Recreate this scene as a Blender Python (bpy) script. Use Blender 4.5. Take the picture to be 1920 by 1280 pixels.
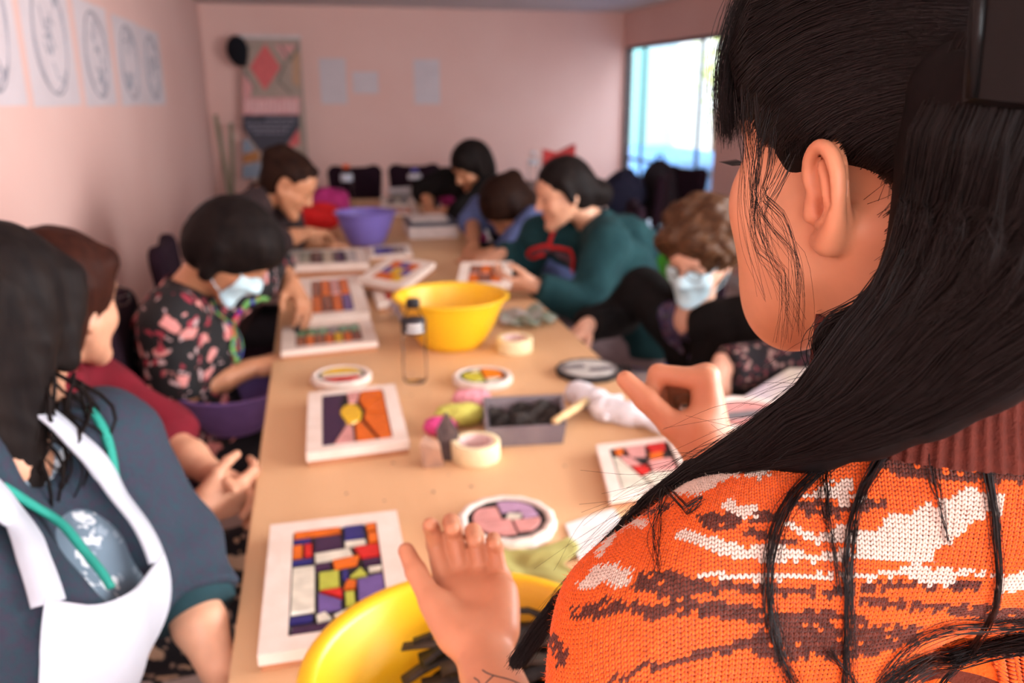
import bpy, bmesh, math, random
import numpy as np
from mathutils import Vector, Matrix
random.seed(7); RNG = np.random.default_rng(7)
for _o in list(bpy.data.objects): bpy.data.objects.remove(_o, do_unlink=True)
SC = bpy.context.scene; COL = SC.collection

# ------------------------------------------------------------------ camera
FPX, CAMZ = 1550.0, 1.45
PITCH, YAW = math.radians(16.7), math.radians(13.2)
FW = np.array([math.sin(YAW)*math.cos(PITCH), math.cos(YAW)*math.cos(PITCH), -math.sin(PITCH)])
RT = np.array([math.cos(YAW), -math.sin(YAW), 0.0]); UP = np.cross(RT, FW)
EYE = np.array([0, 0, CAMZ])
cam = bpy.data.cameras.new('camera'); camo = bpy.data.objects.new('camera', cam); COL.objects.link(camo)
cam.sensor_width = 36.0; cam.lens = FPX/1920*36.0
camo.matrix_world = Matrix(((RT[0], UP[0], -FW[0], 0), (RT[1], UP[1], -FW[1], 0), (RT[2], UP[2], -FW[2], CAMZ), (0, 0, 0, 1)))
cam.clip_start = 0.02
cam.dof.use_dof = True; cam.dof.focus_distance = 0.475; cam.dof.aperture_fstop = 6.0
SC.camera = camo

# ------------------------------------------------------------------ light
SC.view_settings.view_transform = 'Standard'; SC.view_settings.look = 'None'
SC.view_settings.gamma = 1.0; SC.view_settings.use_curve_mapping = False
SC.view_settings.exposure = 1.05
wd = bpy.data.worlds.new('sky'); SC.world = wd; wd.use_nodes = True
_bg = wd.node_tree.nodes['Background']; _bg.inputs[0].default_value = (0.83, 0.86, 1.0, 1); _bg.inputs[1].default_value = 3.2
def lamp(name, typ, energy, color, loc, target, **kw):
    l = bpy.data.lights.new(name, typ); l.energy = energy; l.color = color
    for k, v in kw.items(): setattr(l, k, v)
    o = bpy.data.objects.new(name, l); COL.objects.link(o); o.location = loc
    o.rotation_euler = (Vector(target)-Vector(loc)).to_track_quat('-Z', 'Y').to_euler()
    return o
lamp('sun', 'SUN', 2.2, (1, .95, .86), (-3, -2, 8), (3.0, 2.2, 0), angle=0.02)
lamp('daylight_rear_window', 'AREA', 38.0, (1.0, .97, .93), (0.3, -1.87, 1.62), (0.35, 2.5, 0.9), shape='RECTANGLE', size=3.0, size_y=1.15)
lamp('daylight_side_window', 'AREA', 105.0, (1.0, .97, .95), (3.13, .7, 1.5), (0.0, .9, 1.0), shape='RECTANGLE', size=3.7, size_y=1.1)
_p = lamp('daylight_garden_window', 'AREA', 1.0, (1, 1, 1), (3.2, 7.4, 1.0), (0, 7.4, 1.0), shape='RECTANGLE', size=2.1, size_y=1.9)
_p.data.cycles.is_portal = True

# ------------------------------------------------------------------ layout helpers
def ray(x, y):
    d = FW*FPX+RT*(x-960)-UP*(y-640); return d/np.linalg.norm(d)
def atz(x, y, z=.75):
    d = ray(x, y); return EYE+d*((z-CAMZ)/d[2])
def at(x, y, Y):
    d = ray(x, y); return EYE+d*(Y/d[1])
def atr(x, y, r): return EYE+ray(x, y)*r
def atx(x, y, X):
    d = ray(x, y); return EYE+d*(X/d[0])
def topx(P):
    v = np.asarray(P)-EYE; w = v@FW
    return np.stack([960+FPX*(v@RT)/w, 640-FPX*(v@UP)/w], -1)
def A(*v): return np.array(v, float)
def nrm(v):
    v = np.asarray(v, float); return v/np.linalg.norm(v)
def azv(deg, z=0.0):
    a = math.radians(deg); return A(math.sin(a), math.cos(a), z)

# ------------------------------------------------------------------ materials
MATS = {}
def mat(name, col, rough=.6, col2=None, scale=30., detail=3., bump=0., bscale=None, metal=0., spec=.22, sss=0., stretch=None,
        trans=0., alpha=1., attr=False, contrast=(.35, .65), sheen=0., coat=0.):
    if name in MATS: return MATS[name]
    m = bpy.data.materials.new(name); m.use_nodes = True; nt = m.node_tree; b = nt.nodes['Principled BSDF']
    b.inputs['Roughness'].default_value = rough; b.inputs['Metallic'].default_value = metal
    b.inputs['Specular IOR Level'].default_value = spec
    if sss:
        b.inputs['Subsurface Weight'].default_value = sss; b.inputs['Subsurface Radius'].default_value = (1, .35, .2)
        b.inputs['Subsurface Scale'].default_value = .006
    if trans: b.inputs['Transmission Weight'].default_value = trans
    if alpha < 1: b.inputs['Alpha'].default_value = alpha
    if sheen: b.inputs['Sheen Weight'].default_value = sheen; b.inputs['Sheen Roughness'].default_value = .5
    if coat: b.inputs['Coat Weight'].default_value = coat
    tc = nt.nodes.new('ShaderNodeTexCoord'); vec = tc.outputs['Object']
    if stretch:
        mp = nt.nodes.new('ShaderNodeMapping'); mp.inputs['Scale'].default_value = stretch
        nt.links.new(vec, mp.inputs['Vector']); vec = mp.outputs['Vector']
    nz = nt.nodes.new('ShaderNodeTexNoise'); nz.inputs['Scale'].default_value = scale; nz.inputs['Detail'].default_value = detail
    nt.links.new(vec, nz.inputs['Vector'])
    c2 = col2 if col2 else tuple(min(1, c*.86) for c in col)
    rp = nt.nodes.new('ShaderNodeValToRGB')
    rp.color_ramp.elements[0].position, rp.color_ramp.elements[1].position = contrast
    rp.color_ramp.elements[0].color = (*col, 1); rp.color_ramp.elements[1].color = (*c2, 1)
    nt.links.new(nz.outputs['Fac'], rp.inputs['Fac'])
    out = rp.outputs['Color']
    if attr:
        at_ = nt.nodes.new('ShaderNodeAttribute'); at_.attribute_name = 'Col'
        mx = nt.nodes.new('ShaderNodeMix'); mx.data_type = 'RGBA'; mx.blend_type = 'MULTIPLY'; mx.inputs[0].default_value = 1
        nt.links.new(at_.outputs['Color'], mx.inputs[6]); nt.links.new(out, mx.inputs[7]); out = mx.outputs[2]
    nt.links.new(out, b.inputs['Base Color'])
    if bump:
        n2 = nt.nodes.new('ShaderNodeTexNoise'); n2.inputs['Scale'].default_value = bscale or scale*3; n2.inputs['Detail'].default_value = 4
        nt.links.new(vec, n2.inputs['Vector'])
        bp = nt.nodes.new('ShaderNodeBump'); bp.inputs['Strength'].default_value = bump; bp.inputs['Distance'].default_value = .01
        nt.links.new(n2.outputs['Fac'], bp.inputs['Height']); nt.links.new(bp.outputs['Normal'], b.inputs['Normal'])
    MATS[name] = m; return m
def spots(name, base, cols, scale=14., size=.3, rough=.75, jitter=1.):
    """cloth print: irregular blossoms of several colours on a plain ground"""
    if name in MATS: return MATS[name]
    m = bpy.data.materials.new(name); m.use_nodes = True; nt = m.node_tree; b = nt.nodes['Principled BSDF']
    b.inputs['Roughness'].default_value = rough; b.inputs['Specular IOR Level'].default_value = .25
    tc = nt.nodes.new('ShaderNodeTexCoord'); nz = nt.nodes.new('ShaderNodeTexNoise'); nz.inputs['Scale'].default_value = scale*1.6
    nt.links.new(tc.outputs['Object'], nz.inputs['Vector'])
    mx = nt.nodes.new('ShaderNodeVectorMath'); mx.operation = 'MULTIPLY_ADD'; mx.inputs[1].default_value = (.06*jitter,)*3
    nt.links.new(nz.outputs['Color'], mx.inputs[0]); nt.links.new(tc.outputs['Object'], mx.inputs[2])
    prev = None
    for i, c in enumerate(cols):
        vo = nt.nodes.new('ShaderNodeTexVoronoi'); vo.inputs['Scale'].default_value = scale*(1+.55*i)
        of = nt.nodes.new('ShaderNodeVectorMath'); of.operation = 'ADD'; of.inputs[1].default_value = (i*3.7, i*1.3, i*2.1)
        nt.links.new(mx.outputs[0], of.inputs[0]); nt.links.new(of.outputs[0], vo.inputs['Vector'])
        rp = nt.nodes.new('ShaderNodeValToRGB'); s = size*(1-.12*i)
        rp.color_ramp.elements[0].position = s; rp.color_ramp.elements[0].color = (1, 1, 1, 1)
        rp.color_ramp.elements[1].position = s+.05; rp.color_ramp.elements[1].color = (0, 0, 0, 1)
        nt.links.new(vo.outputs['Distance'], rp.inputs['Fac'])
        mm = nt.nodes.new('ShaderNodeMix'); mm.data_type = 'RGBA'
        nt.links.new(rp.outputs['Color'], mm.inputs[0])
        if prev is None: mm.inputs[6].default_value = (*base, 1)
        else: nt.links.new(prev, mm.inputs[6])
        mm.inputs[7].default_value = (*c, 1); prev = mm.outputs[2]
    nt.links.new(prev, b.inputs['Base Color'])
    MATS[name] = m; return m

# ------------------------------------------------------------------ objects
def tag(o, label=None, cat=None, group=None, kind=None):
    if label: o['label'] = label
    if cat: o['category'] = cat
    if group: o['group'] = group
    if kind: o['kind'] = kind
    return o
def empty(name, loc=(0, 0, 0), rz=0.):
    o = bpy.data.objects.new(name, None); COL.objects.link(o); o.location = tuple(loc); o.rotation_euler = (0, 0, rz)
    o.empty_display_size = .05; return o
def link(name, me, m, parent=None, world=True):
    o = bpy.data.objects.new(name, me); COL.objects.link(o)
    if m is not None:
        for mm in (m if isinstance(m, (list, tuple)) else [m]): me.materials.append(mm)
    if parent is not None:
        o.parent = parent
        if world: o.matrix_parent_inverse = Matrix.Translation(-Vector(parent.location))
    return o
def nmesh(name, V, F, smooth=True, col=None):
    """numpy verts and quads/tris (F of one width, or a list) to a mesh"""
    me = bpy.data.meshes.new(name); V = np.asarray(V, np.float32)
    if isinstance(F, np.ndarray):
        n, w = F.shape; me.vertices.add(len(V)); me.vertices.foreach_set('co', V.ravel())
        me.loops.add(n*w); me.loops.foreach_set('vertex_index', F.astype(np.int32).ravel())
        me.polygons.add(n); me.polygons.foreach_set('loop_start', np.arange(0, n*w, w, dtype=np.int32))
        me.update(calc_edges=True)
    else:
        me.from_pydata([tuple(map(float, v)) for v in V], [], F)
    if smooth: me.polygons.foreach_set('use_smooth', np.ones(len(me.polygons), bool))
    if col is not None:
        a = me.color_attributes.new('Col', 'FLOAT_COLOR', 'POINT')
        a.data.foreach_set('color', np.concatenate([col, np.ones((len(col), 1))], 1).astype(np.float32).ravel())
    me.update(); return me
class MB:
    """collects simple shapes into one mesh"""
    def __init__(s): s.v = []; s.f = []
    def add(s, V, F):
        n = len(s.v); s.v += [tuple(map(float, p)) for p in V]; s.f += [tuple(i+n for i in f) for f in F]; return s
    def box(s, lo, hi, bev=0.):
        bm = bmesh.new(); bmesh.ops.create_cube(bm, size=1)
        lo, hi = A(*lo), A(*hi)
        for v in bm.verts: v.co = Vector((lo+hi)/2+np.array(v.co)*(hi-lo))
        if bev: bmesh.ops.bevel(bm, geom=bm.edges[:], offset=bev, segments=2, profile=.5, affect='EDGES')
        bm.verts.index_update(); s.add([v.co for v in bm.verts], [[v.index for v in f.verts] for f in bm.faces]); bm.free(); return s
    def tube(s, pts, r, n=8, cap=True):
        pts = [A(*p) for p in pts]; m = len(pts); rr = r if hasattr(r, '__len__') else [r]*m; V = []; F = []
        ref = None
        for i, p in enumerate(pts):
            t = nrm(pts[min(i+1, m-1)]-pts[max(i-1, 0)])
            if ref is None: ref = nrm(np.cross(t, A(.31, .42, .85)))
            u = ref-t*(ref@t); u = nrm(u); ref = u; w = np.cross(t, u)
            for j in range(n):
                a = 2*math.pi*j/n; V.append(p+rr[i]*(u*math.cos(a)+w*math.sin(a)))
        for i in range(m-1):
            for j in range(n): F.append((i*n+j, i*n+(j+1) % n, (i+1)*n+(j+1) % n, (i+1)*n+j))
        if cap: F.append(tuple(range(n))[::-1]); F.append(tuple((m-1)*n+j for j in range(n)))
        return s.add(V, F)
    def lathe(s, prof, n=48, c=(0, 0, 0), sx=1., sy=1.):
        V = []; F = []; m = len(prof)
        for r, z in prof:
            for j in range(n):
                a = 2*math.pi*j/n; V.append((c[0]+r*math.cos(a)*sx, c[1]+r*math.sin(a)*sy, c[2]+z))
        for i in range(m-1):
            for j in range(n): F.append((i*n+j, i*n+(j+1) % n, (i+1)*n+(j+1) % n, (i+1)*n+j))
        if prof[0][0] > 1e-5 and prof[-1] != prof[0]: F.append(tuple(range(n))[::-1])
        if prof[-1][0] > 1e-5 and prof[-1] != prof[0]: F.append(tuple((m-1)*n+j for j in range(n)))
        return s.add(V, F)
    def prism(s, poly, z0, z1, inset=0.):
        n = len(poly); c = np.mean(np.array(poly), 0)
        top = [c+(np.array(p)-c)*(1-inset) for p in poly]
        V = [(p[0], p[1], z0) for p in poly]+[(p[0], p[1], z1) for p in top]
        a = sum(poly[i][0]*poly[(i+1) % n][1]-poly[(i+1) % n][0]*poly[i][1] for i in range(n))
        F = [tuple(range(n))[::-1], tuple(range(n, 2*n))]+[(i, (i+1) % n, n+(i+1) % n, n+i) for i in range(n)]
        if a < 0: F = [f[::-1] for f in F]
        return s.add(V, F)
    def build(s, name, m, parent=None, smooth=False, world=True):
        return link(name, nmesh(name, s.v, s.f, smooth), m, parent, world)

# ------------------------------------------------------------------ signed distance sculpting
def rc(a, b, ra, rb=None, k=.012, op='u'): return ('c', A(*a), A(*b), ra, ra if rb is None else rb, k, op)
def cut(a, b, ra, rb, k=.012, op='u'): return ('k', A(*a), A(*b), ra, rb, k, op)       # round cone cut flat at b
def sp(c, r, k=.012, op='u'): return ('e', A(*c), np.eye(3), A(r, r, r), k, op)
def el(c, r, B=None, k=.012, op='u'): return ('e', A(*c), np.eye(3) if B is None else B, A(*r), k, op)   # B rows = axes
def pl(p, n, k=.0, op='i'): return ('p', A(*p), nrm(n), k, op)                          # keep the side the normal points away from
def ev(ops, P):
    d = None
    for o in ops:
        t = o[0]
        if t in 'ck':
            a, b, ra, rb, k, op = o[1:]; pa = P-a; ba = b-a; L2 = ba@ba; h0 = pa@ba/L2; h = np.clip(h0, 0, 1)
            q = pa-h[:, None]*ba; e = np.sqrt((q*q).sum(1))-(ra+(rb-ra)*h)
            if t == 'k': e = np.maximum(e, (h0-1)*math.sqrt(L2))
        elif t == 'e':
            c, B, r, k, op = o[1:]; q = (P-c)@B.T; k0 = np.sqrt(((q/r)**2).sum(1)); k1 = np.sqrt(((q/r**2)**2).sum(1))+1e-9
            e = k0*(k0-1)/k1
        elif t == 'p':
            c, n, k, op = o[1:]; e = (P-c)@n
        elif t == 'n':
            amp, fr, ph = o[1:]; q = P*fr+ph
            w = np.sin(q[:, 0]+1.7*np.sin(q[:, 1]*.7+q[:, 2]*.9))*np.sin(q[:, 2]*1.3+1.3*np.sin(q[:, 0]*.8))+.6*np.sin(q[:, 1]*1.9+q[:, 2]*.6+np.sin(q[:, 0]*1.4))
            d = d+amp*w; continue
        elif t == 'g':                                                                # nested group
            e = ev(o[1], P); k, op = o[2], o[3]
        if d is None: d = e; continue
        if op == 'u':
            if k > 0: h = np.maximum(k-np.abs(d-e), 0)/k; d = np.minimum(d, e)-h*h*k*.25
            else: d = np.minimum(d, e)
        else:
            e2 = -e if op == 's' else e
            if k > 0: h = np.maximum(k-np.abs(d-e2), 0)/k; d = np.maximum(d, e2)+h*h*k*.25
            else: d = np.maximum(d, e2)
    return d
def evb(ops, P, n=400000):
    return ev(ops, P) if len(P) <= n else np.concatenate([ev(ops, P[i:i+n]) for i in range(0, len(P), n)])
def grad(ops, P, e=.0008):
    d = evb(ops, P); g = np.stack([evb(ops, P+np.eye(3)[i]*e)-d for i in range(3)], 1)/e
    return d, g
def proj(ops, P, off=0., it=6):
    P = np.array(P, float)
    for _ in range(it):
        d, g = grad(ops, P); P = P-((d-off)/np.maximum((g*g).sum(1), .2))[:, None]*g
    return P
def bounds(ops):
    lo = np.full(3, 9.); hi = -lo
    for o in ops:
        if o[0] == 'g': l, h = bounds(o[1])
        elif o[0] in 'ck': r = max(o[3], o[4]); l = np.minimum(o[1], o[2])-r; h = np.maximum(o[1], o[2])+r
        elif o[0] == 'e': r = o[3].max(); l = o[1]-r; h = o[1]+r
        else: continue
        if o[-1] != 'u': continue
        lo = np.minimum(lo, l); hi = np.maximum(hi, h)
    return lo, hi
def sculpt(ops, h, lo=None, hi=None, refine=True):
    l, u = bounds(ops); lo = l-.02 if lo is None else np.maximum(l-.02, lo); hi = u+.02 if hi is None else np.minimum(u+.02, hi)
    nb = np.ceil((hi-lo)/(4*h)).astype(int)+1
    g = [lo[i]+(np.arange(nb[i])*4+1.5)*h for i in range(3)]
    C = np.stack(np.meshgrid(*g, indexing='ij'), -1).reshape(-1, 3); dc = evb(ops, C)
    act = np.abs(dc) < h*4*1.35
    D = np.repeat(np.repeat(np.repeat(dc.reshape(nb), 4, 0), 4, 1), 4, 2).astype(np.float32)
    ai = np.stack(np.unravel_index(np.nonzero(act)[0], nb), 1)*4
    sub = np.stack(np.meshgrid(*[np.arange(4)]*3, indexing='ij'), -1).reshape(-1, 3)
    I = (ai[:, None, :]+sub[None]).reshape(-1, 3)
    D[I[:, 0], I[:, 1], I[:, 2]] = evb(ops, lo+I*h)
    s = D < 0; nx, ny, nz = D.shape
    c = [s[i:nx-1+i, j:ny-1+j, k:nz-1+k] for i in (0, 1) for j in (0, 1) for k in (0, 1)]
    cnt = sum(x.astype(np.int8) for x in c); cell = (cnt > 0) & (cnt < 8)
    ci = np.stack(np.nonzero(cell), 1); idx = np.full(cell.shape, -1, np.int32); idx[cell] = np.arange(len(ci))
    acc = np.zeros((len(ci), 3)); n = np.zeros(len(ci))
    off = [(i, j, k) for i in (0, 1) for j in (0, 1) for k in (0, 1)]
    for a in off:
        for ax in range(3):
            if a[ax]: continue
            b = list(a); b[ax] = 1
            da = D[ci[:, 0]+a[0], ci[:, 1]+a[1], ci[:, 2]+a[2]]; db = D[ci[:, 0]+b[0], ci[:, 1]+b[1], ci[:, 2]+b[2]]
            m = (da < 0) != (db < 0); t = np.where(m, da/np.where(m, da-db, 1), 0)
            p = np.tile(np.array(a, float), (len(ci), 1)); p[:, ax] = t
            acc[m] += p[m]; n[m] += 1
    V = lo+(ci+acc/n[:, None])*h
    Q = []
    for ax in range(3):
        o1, o2 = [(1, 2), (2, 0), (0, 1)][ax]
        sl0 = [slice(1, None)]*3; sl1 = [slice(1, None)]*3; sl0[ax] = slice(0, -1); sl1[ax] = slice(1, None)
        for q in (o1, o2): sl0[q] = slice(1, -1); sl1[q] = slice(1, -1)
        s0 = s[tuple(sl0)]; s1 = s[tuple(sl1)]; e = np.stack(np.nonzero(s0 != s1), 1)
        if not len(e): continue
        inside = s0[e[:, 0], e[:, 1], e[:, 2]]; base = e.copy(); base[:, o1] += 1; base[:, o2] += 1
        def cid(d1, d2):
            x = base.copy(); x[:, o1] += d1; x[:, o2] += d2; return idx[x[:, 0], x[:, 1], x[:, 2]]
        q = np.stack([cid(-1, -1), cid(0, -1), cid(0, 0), cid(-1, 0)], 1); q[~inside] = q[~inside][:, ::-1]; Q.append(q)
    Q = np.concatenate(Q); Q = Q[(Q >= 0).all(1)]
    if refine:
        d, gr = grad(ops, V); st = np.clip(d/np.maximum((gr*gr).sum(1), .3), -h, h); V = V-st[:, None]*gr
    return V, Q
def fuse(parts):
    V = []; F = []; n = 0
    for v, f in parts: V.append(v); F.append(f+n); n += len(v)
    return np.concatenate(V), np.concatenate(F)
def shape(name, ops, h, m, parent=None, lo=None, hi=None):
    V, F = sculpt(ops, h, lo, hi); return link(name, nmesh(name, V, F), m, parent)
def hit(ops, px, tmin=.3, tmax=6.):
    """where the sight line through each pixel first meets a sculpted surface (nan when it misses)"""
    D = np.array([ray(*q) for q in px]); t = np.full(len(D), tmin)
    for _ in range(70): t = t+np.clip(evb(ops, EYE+D*t[:, None]), -.05, .08)*.8
    P = EYE+D*t[:, None]; P[(np.abs(evb(ops, P)) > .004) | (t > tmax)] = np.nan; return P
def onto(ops, pts):
    """(x, y, depth) triples: on the surface where seen there, else at the given depth"""
    P = hit(ops, [q[:2] for q in pts]); G = np.array([at(*q) for q in pts]); return np.where(np.isnan(P), G, P)
def ribbon(P, W, N, th=.002):
    """flat band: centre points, half-width vectors, normals"""
    P, W, N = map(np.asarray, (P, W, N)); n = len(P); V = np.concatenate([P-W-N*th, P+W-N*th, P+W+N*th, P-W+N*th]); F = []
    for i in range(n-1):
        for j in range(4): F.append((j*n+i, j*n+i+1, ((j+1) % 4)*n+i+1, ((j+1) % 4)*n+i))
    F += [tuple(j*n for j in range(4)), tuple(j*n+n-1 for j in range(4))[::-1]]
    return V, [f[::-1] for f in F]
def resample(P, n):
    P = np.asarray(P, float); s = np.concatenate([[0], np.cumsum(np.linalg.norm(np.diff(P, axis=0), axis=1))]); t = np.linspace(0, s[-1], n)
    # smooth through the points (Catmull-Rom via cubic Hermite)
    m = np.gradient(P, s, axis=0); i = np.clip(np.searchsorted(s, t, 'right')-1, 0, len(s)-2); hh = (s[i+1]-s[i])[:, None]; u = ((t-s[i])/(s[i+1]-s[i]))[:, None]
    return (2*u**3-3*u**2+1)*P[i]+(u**3-2*u**2+u)*hh*m[i]+(-2*u**3+3*u**2)*P[i+1]+(u**3-u**2)*hh*m[i+1]
def resample_idx(P, n):
    """smooth curve sampled evenly by control point index"""
    P = np.asarray(P, float); t = np.linspace(0, len(P)-1, n); m = np.gradient(P, axis=0); i = np.clip(t.astype(int), 0, len(P)-2); u = (t-i)[:, None]
    return (2*u**3-3*u**2+1)*P[i]+(u**3-2*u**2+u)*m[i]+(-2*u**3+3*u**2)*P[i+1]+(u**3-u**2)*m[i+1]
def band_on(ops, pts, width, th, off, name, m, parent, n=30):
    """a strip of cloth laid along a surface"""
    P = proj(ops, resample(pts, n), off); _, g = grad(ops, P); g /= np.linalg.norm(g, axis=1)[:, None]
    t = np.gradient(P, axis=0); t /= np.linalg.norm(t, axis=1)[:, None]; w = np.cross(t, g); w /= np.linalg.norm(w, axis=1)[:, None]
    V, F = ribbon(P, w*width/2, g, th); return link(name, nmesh(name, V, F), m, parent)
def cord_on(ops, pts, r, off, name, m, parent, n=40):
    P = proj(ops, resample(pts, n), off) if ops else resample(pts, n)
    b = MB(); b.tube(P, r, 6); return b.build(name, m, parent, True)
# ------------------------------------------------------------------ the room
XL, XR, YB, YF, ZC = -.93, 3.17, 8.5, -2.0, 2.235
M_WALL = mat('pink_wall_paint', (.80, .515, .455), .75, (.77, .475, .415), 1.3, bump=.03, bscale=40)
M_CEIL = mat('ceiling_paint', (.62, .56, .55), .8, scale=2)
M_FLOOR = mat('floor_tiles', (.42, .30, .26), .45, (.36, .25, .22), 3)
M_TRIM = mat('white_trim', (.75, .7, .68), .5)
M_DARKFRAME = mat('dark_window_frame', (.03, .028, .03), .4)
def slab(name, lo, hi, m, kind='structure'):
    o = MB().box(lo, hi).build(name, m); o['kind'] = kind; return o
floor = slab('floor', (XL-.1, YF-.1, -.1), (XR+.1, YB+.1, 0), M_FLOOR)
ceil = slab('ceiling', (XL-.1, YF-.1, ZC), (XR+.1, YB+.1, ZC+.1), M_CEIL)
slab('wall_left', (XL-.1, YF-.1, 0), (XL, YB+.1, ZC), M_WALL)
slab('wall_back', (XL, YB, 0), (XR, YB+.1, ZC), M_WALL)
wr = MB(); Y0, Y1, W0, W1 = 6.33, 8.47, .06, 1.905
for lo, hi in [((XR, YF, 0), (XR+.1, -1.2, ZC)), ((XR, -1.2, 0), (XR+.1, 2.6, .9)), ((XR, -1.2, 2.1), (XR+.1, 2.6, ZC)), ((XR, 2.6, 0), (XR+.1, Y0, ZC)),
               ((XR, Y0, W1), (XR+.1, Y1, ZC)), ((XR, Y0, 0), (XR+.1, Y1, W0)), ((XR, Y1, 0), (XR+.1, YB+.1, ZC))]: wr.box(lo, hi)
o = wr.build('wall_right', M_WALL); o['kind'] = 'structure'
wf = MB()
for lo, hi in [((XL, YF-.1, 0), (-1.+.13, YF, ZC)), ((-.87, YF-.1, 0), (2.2, YF, .95)), ((-.87, YF-.1, 2.18), (2.2, YF, ZC)), ((2.2, YF-.1, 0), (XR, YF, ZC))]: wf.box(lo, hi)
o = wf.build('wall_front', M_WALL); o['kind'] = 'structure'
# glass
mg = bpy.data.materials.new('window_glass'); mg.use_nodes = True; nt = mg.node_tree; nt.nodes.remove(nt.nodes['Principled BSDF'])
_t = nt.nodes.new('ShaderNodeBsdfTransparent'); _g = nt.nodes.new('ShaderNodeBsdfGlossy'); _g.inputs['Roughness'].default_value = .05
_t.inputs[0].default_value = (.93, .98, .98, 1); _m = nt.nodes.new('ShaderNodeMixShader'); _m.inputs[0].default_value = .06
nt.links.new(_t.outputs[0], _m.inputs[1]); nt.links.new(_g.outputs[0], _m.inputs[2]); nt.links.new(_m.outputs[0], nt.nodes['Material Output'].inputs[0])
M_GLASS = mg
def window(name, lo, hi, axis, bars_h, bars_v, fw=.03):
    """frame, mullions and panes in a wall opening; axis = wall normal"""
    root = empty(name, ((lo[0]+hi[0])/2, (lo[1]+hi[1])/2, lo[2])); root['kind'] = 'structure'
    o_ = 1-axis
    def bx(a0, a1, z0, z1, d, nm, m):
        l = [0, 0, z0]; h = [0, 0, z1]; c = (lo[axis]+hi[axis])/2
        l[axis] = c-d; h[axis] = c+d; l[o_] = a0; h[o_] = a1; return MB().box(l, h).build(nm, m, root)
    a0, a1, z0, z1 = lo[o_], hi[o_], lo[2], hi[2]
    for z in (z0+fw/2, z1-fw/2): bx(a0, a1, z-fw/2, z+fw/2, .03, 'window_frame', M_DARKFRAME)
    for a in (a0+fw/2, a1-fw/2): bx(a-fw/2, a+fw/2, z0+fw, z1-fw, .03, 'window_frame', M_DARKFRAME)
    for z in bars_h: bx(a0+fw, a1-fw, z-.012, z+.012, .015, 'mullion', M_DARKFRAME)
    for a in bars_v: bx(a-.012, a+.012, z0+fw, z1-fw, .014, 'mullion', M_DARKFRAME)
    vs = [a0+fw]+list(bars_v)+[a1-fw]; hs = [z0+fw]+list(bars_h)+[z1-fw]
    for i in range(len(vs)-1):
        for j in range(len(hs)-1): bx(vs[i]+.012, vs[i+1]-.012, hs[j]+.012, hs[j+1]-.012, .002, 'pane', M_GLASS)
    return root
window('window_1', (XR+.01, Y0, W0), (XR+.09, Y1, W1), 0, [.80], [6.75, 8.03])
window('window_2', (XR+.01, -1.2, .9), (XR+.09, 2.6, 2.1), 0, [], [.07, 1.33])
window('window_3', (-.87, YF-.09, .95), (2.2, YF-.01, 2.18), 1, [], [.15, 1.2])
for i, (lo, hi) in enumerate([((XL, YF, 0), (XL+.015, YB, .08)), ((XL, YB-.015, 0), (XR, YB, .08)), ((XR-.015, YF, 0), (XR, Y0, .08))]):
    slab('baseboard_'+('left', 'back', 'right')[i], lo, hi, M_TRIM)
# outdoors seen through the garden window
M_GROUND = mat('courtyard_concrete', (.25, .27, .3), .9, scale=4)
slab('courtyard_ground', (XR+.1, -3, -.12), (10, 16, -.02), M_GROUND)
fence = empty('board_fence', (5.9, 10, 0)); tag(fence, 'pale aqua board fence outside the glass door', 'fence')
M_BA = [mat('aqua_board', (.15, .36, .34), .7), mat('pale_blue_board', (.27, .36, .40), .7), mat('white_board', (.55, .55, .52), .7)]
y = 4.6; i = 0
while y < 17.5:
    w = random.uniform(.26, .42)
    k = 0 if y > 14.5 else 1 if y > 12.9 else 2
    MB().box((5.9+random.uniform(-.01, .01), y, -.02), (5.93, y+w-.02, 3.6), .004).build('board', M_BA[k], fence); y += w; i += 1
trunk = MB().tube([(5.3, 10.6, -.02), (5.32, 10.62, .6), (5.25, 10.55, 1.25)], [.05, .04, .03]); tree = empty('garden_shrub', (5.3, 10.6, -.02))
tag(tree, 'sunlit yellow green shrub outside the glass door', 'shrub'); trunk.build('stem', mat('bark', (.2, .13, .08), .9), tree)
lf = MB()
for _ in range(260):
    c = A(5.28, 10.6, 1.75)+RNG.normal(size=3)*A(.16, .22, .3); u = nrm(RNG.normal(size=3)); v = nrm(np.cross(u, RNG.normal(size=3)))
    lf.add([c-u*.05, c+v*.02, c+u*.05, c-v*.02], [(0, 1, 2, 3)])
lf.build('foliage', mat('sunlit_leaves', (.55, .62, .12), .6), tree)['kind'] = 'stuff'
tarp = empty('tarp_covered_crate', (4.3, 8.6, -.02)); tag(tarp, 'low crate under a bright blue tarpaulin outside the glass door', 'crate')
MB().box((3.95, 7.2, -.02), (4.9, 11.2, .72), .04).build('crate', mat('crate_wood', (.4, .3, .2), .8), tarp)
MB().box((3.93, 7.18, .1), (4.92, 11.22, .75), .05).build('tarpaulin', mat('blue_tarpaulin', (.04, .16, .38), .5, (.07, .22, .45), 6, bump=.4, bscale=7), tarp)

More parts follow.
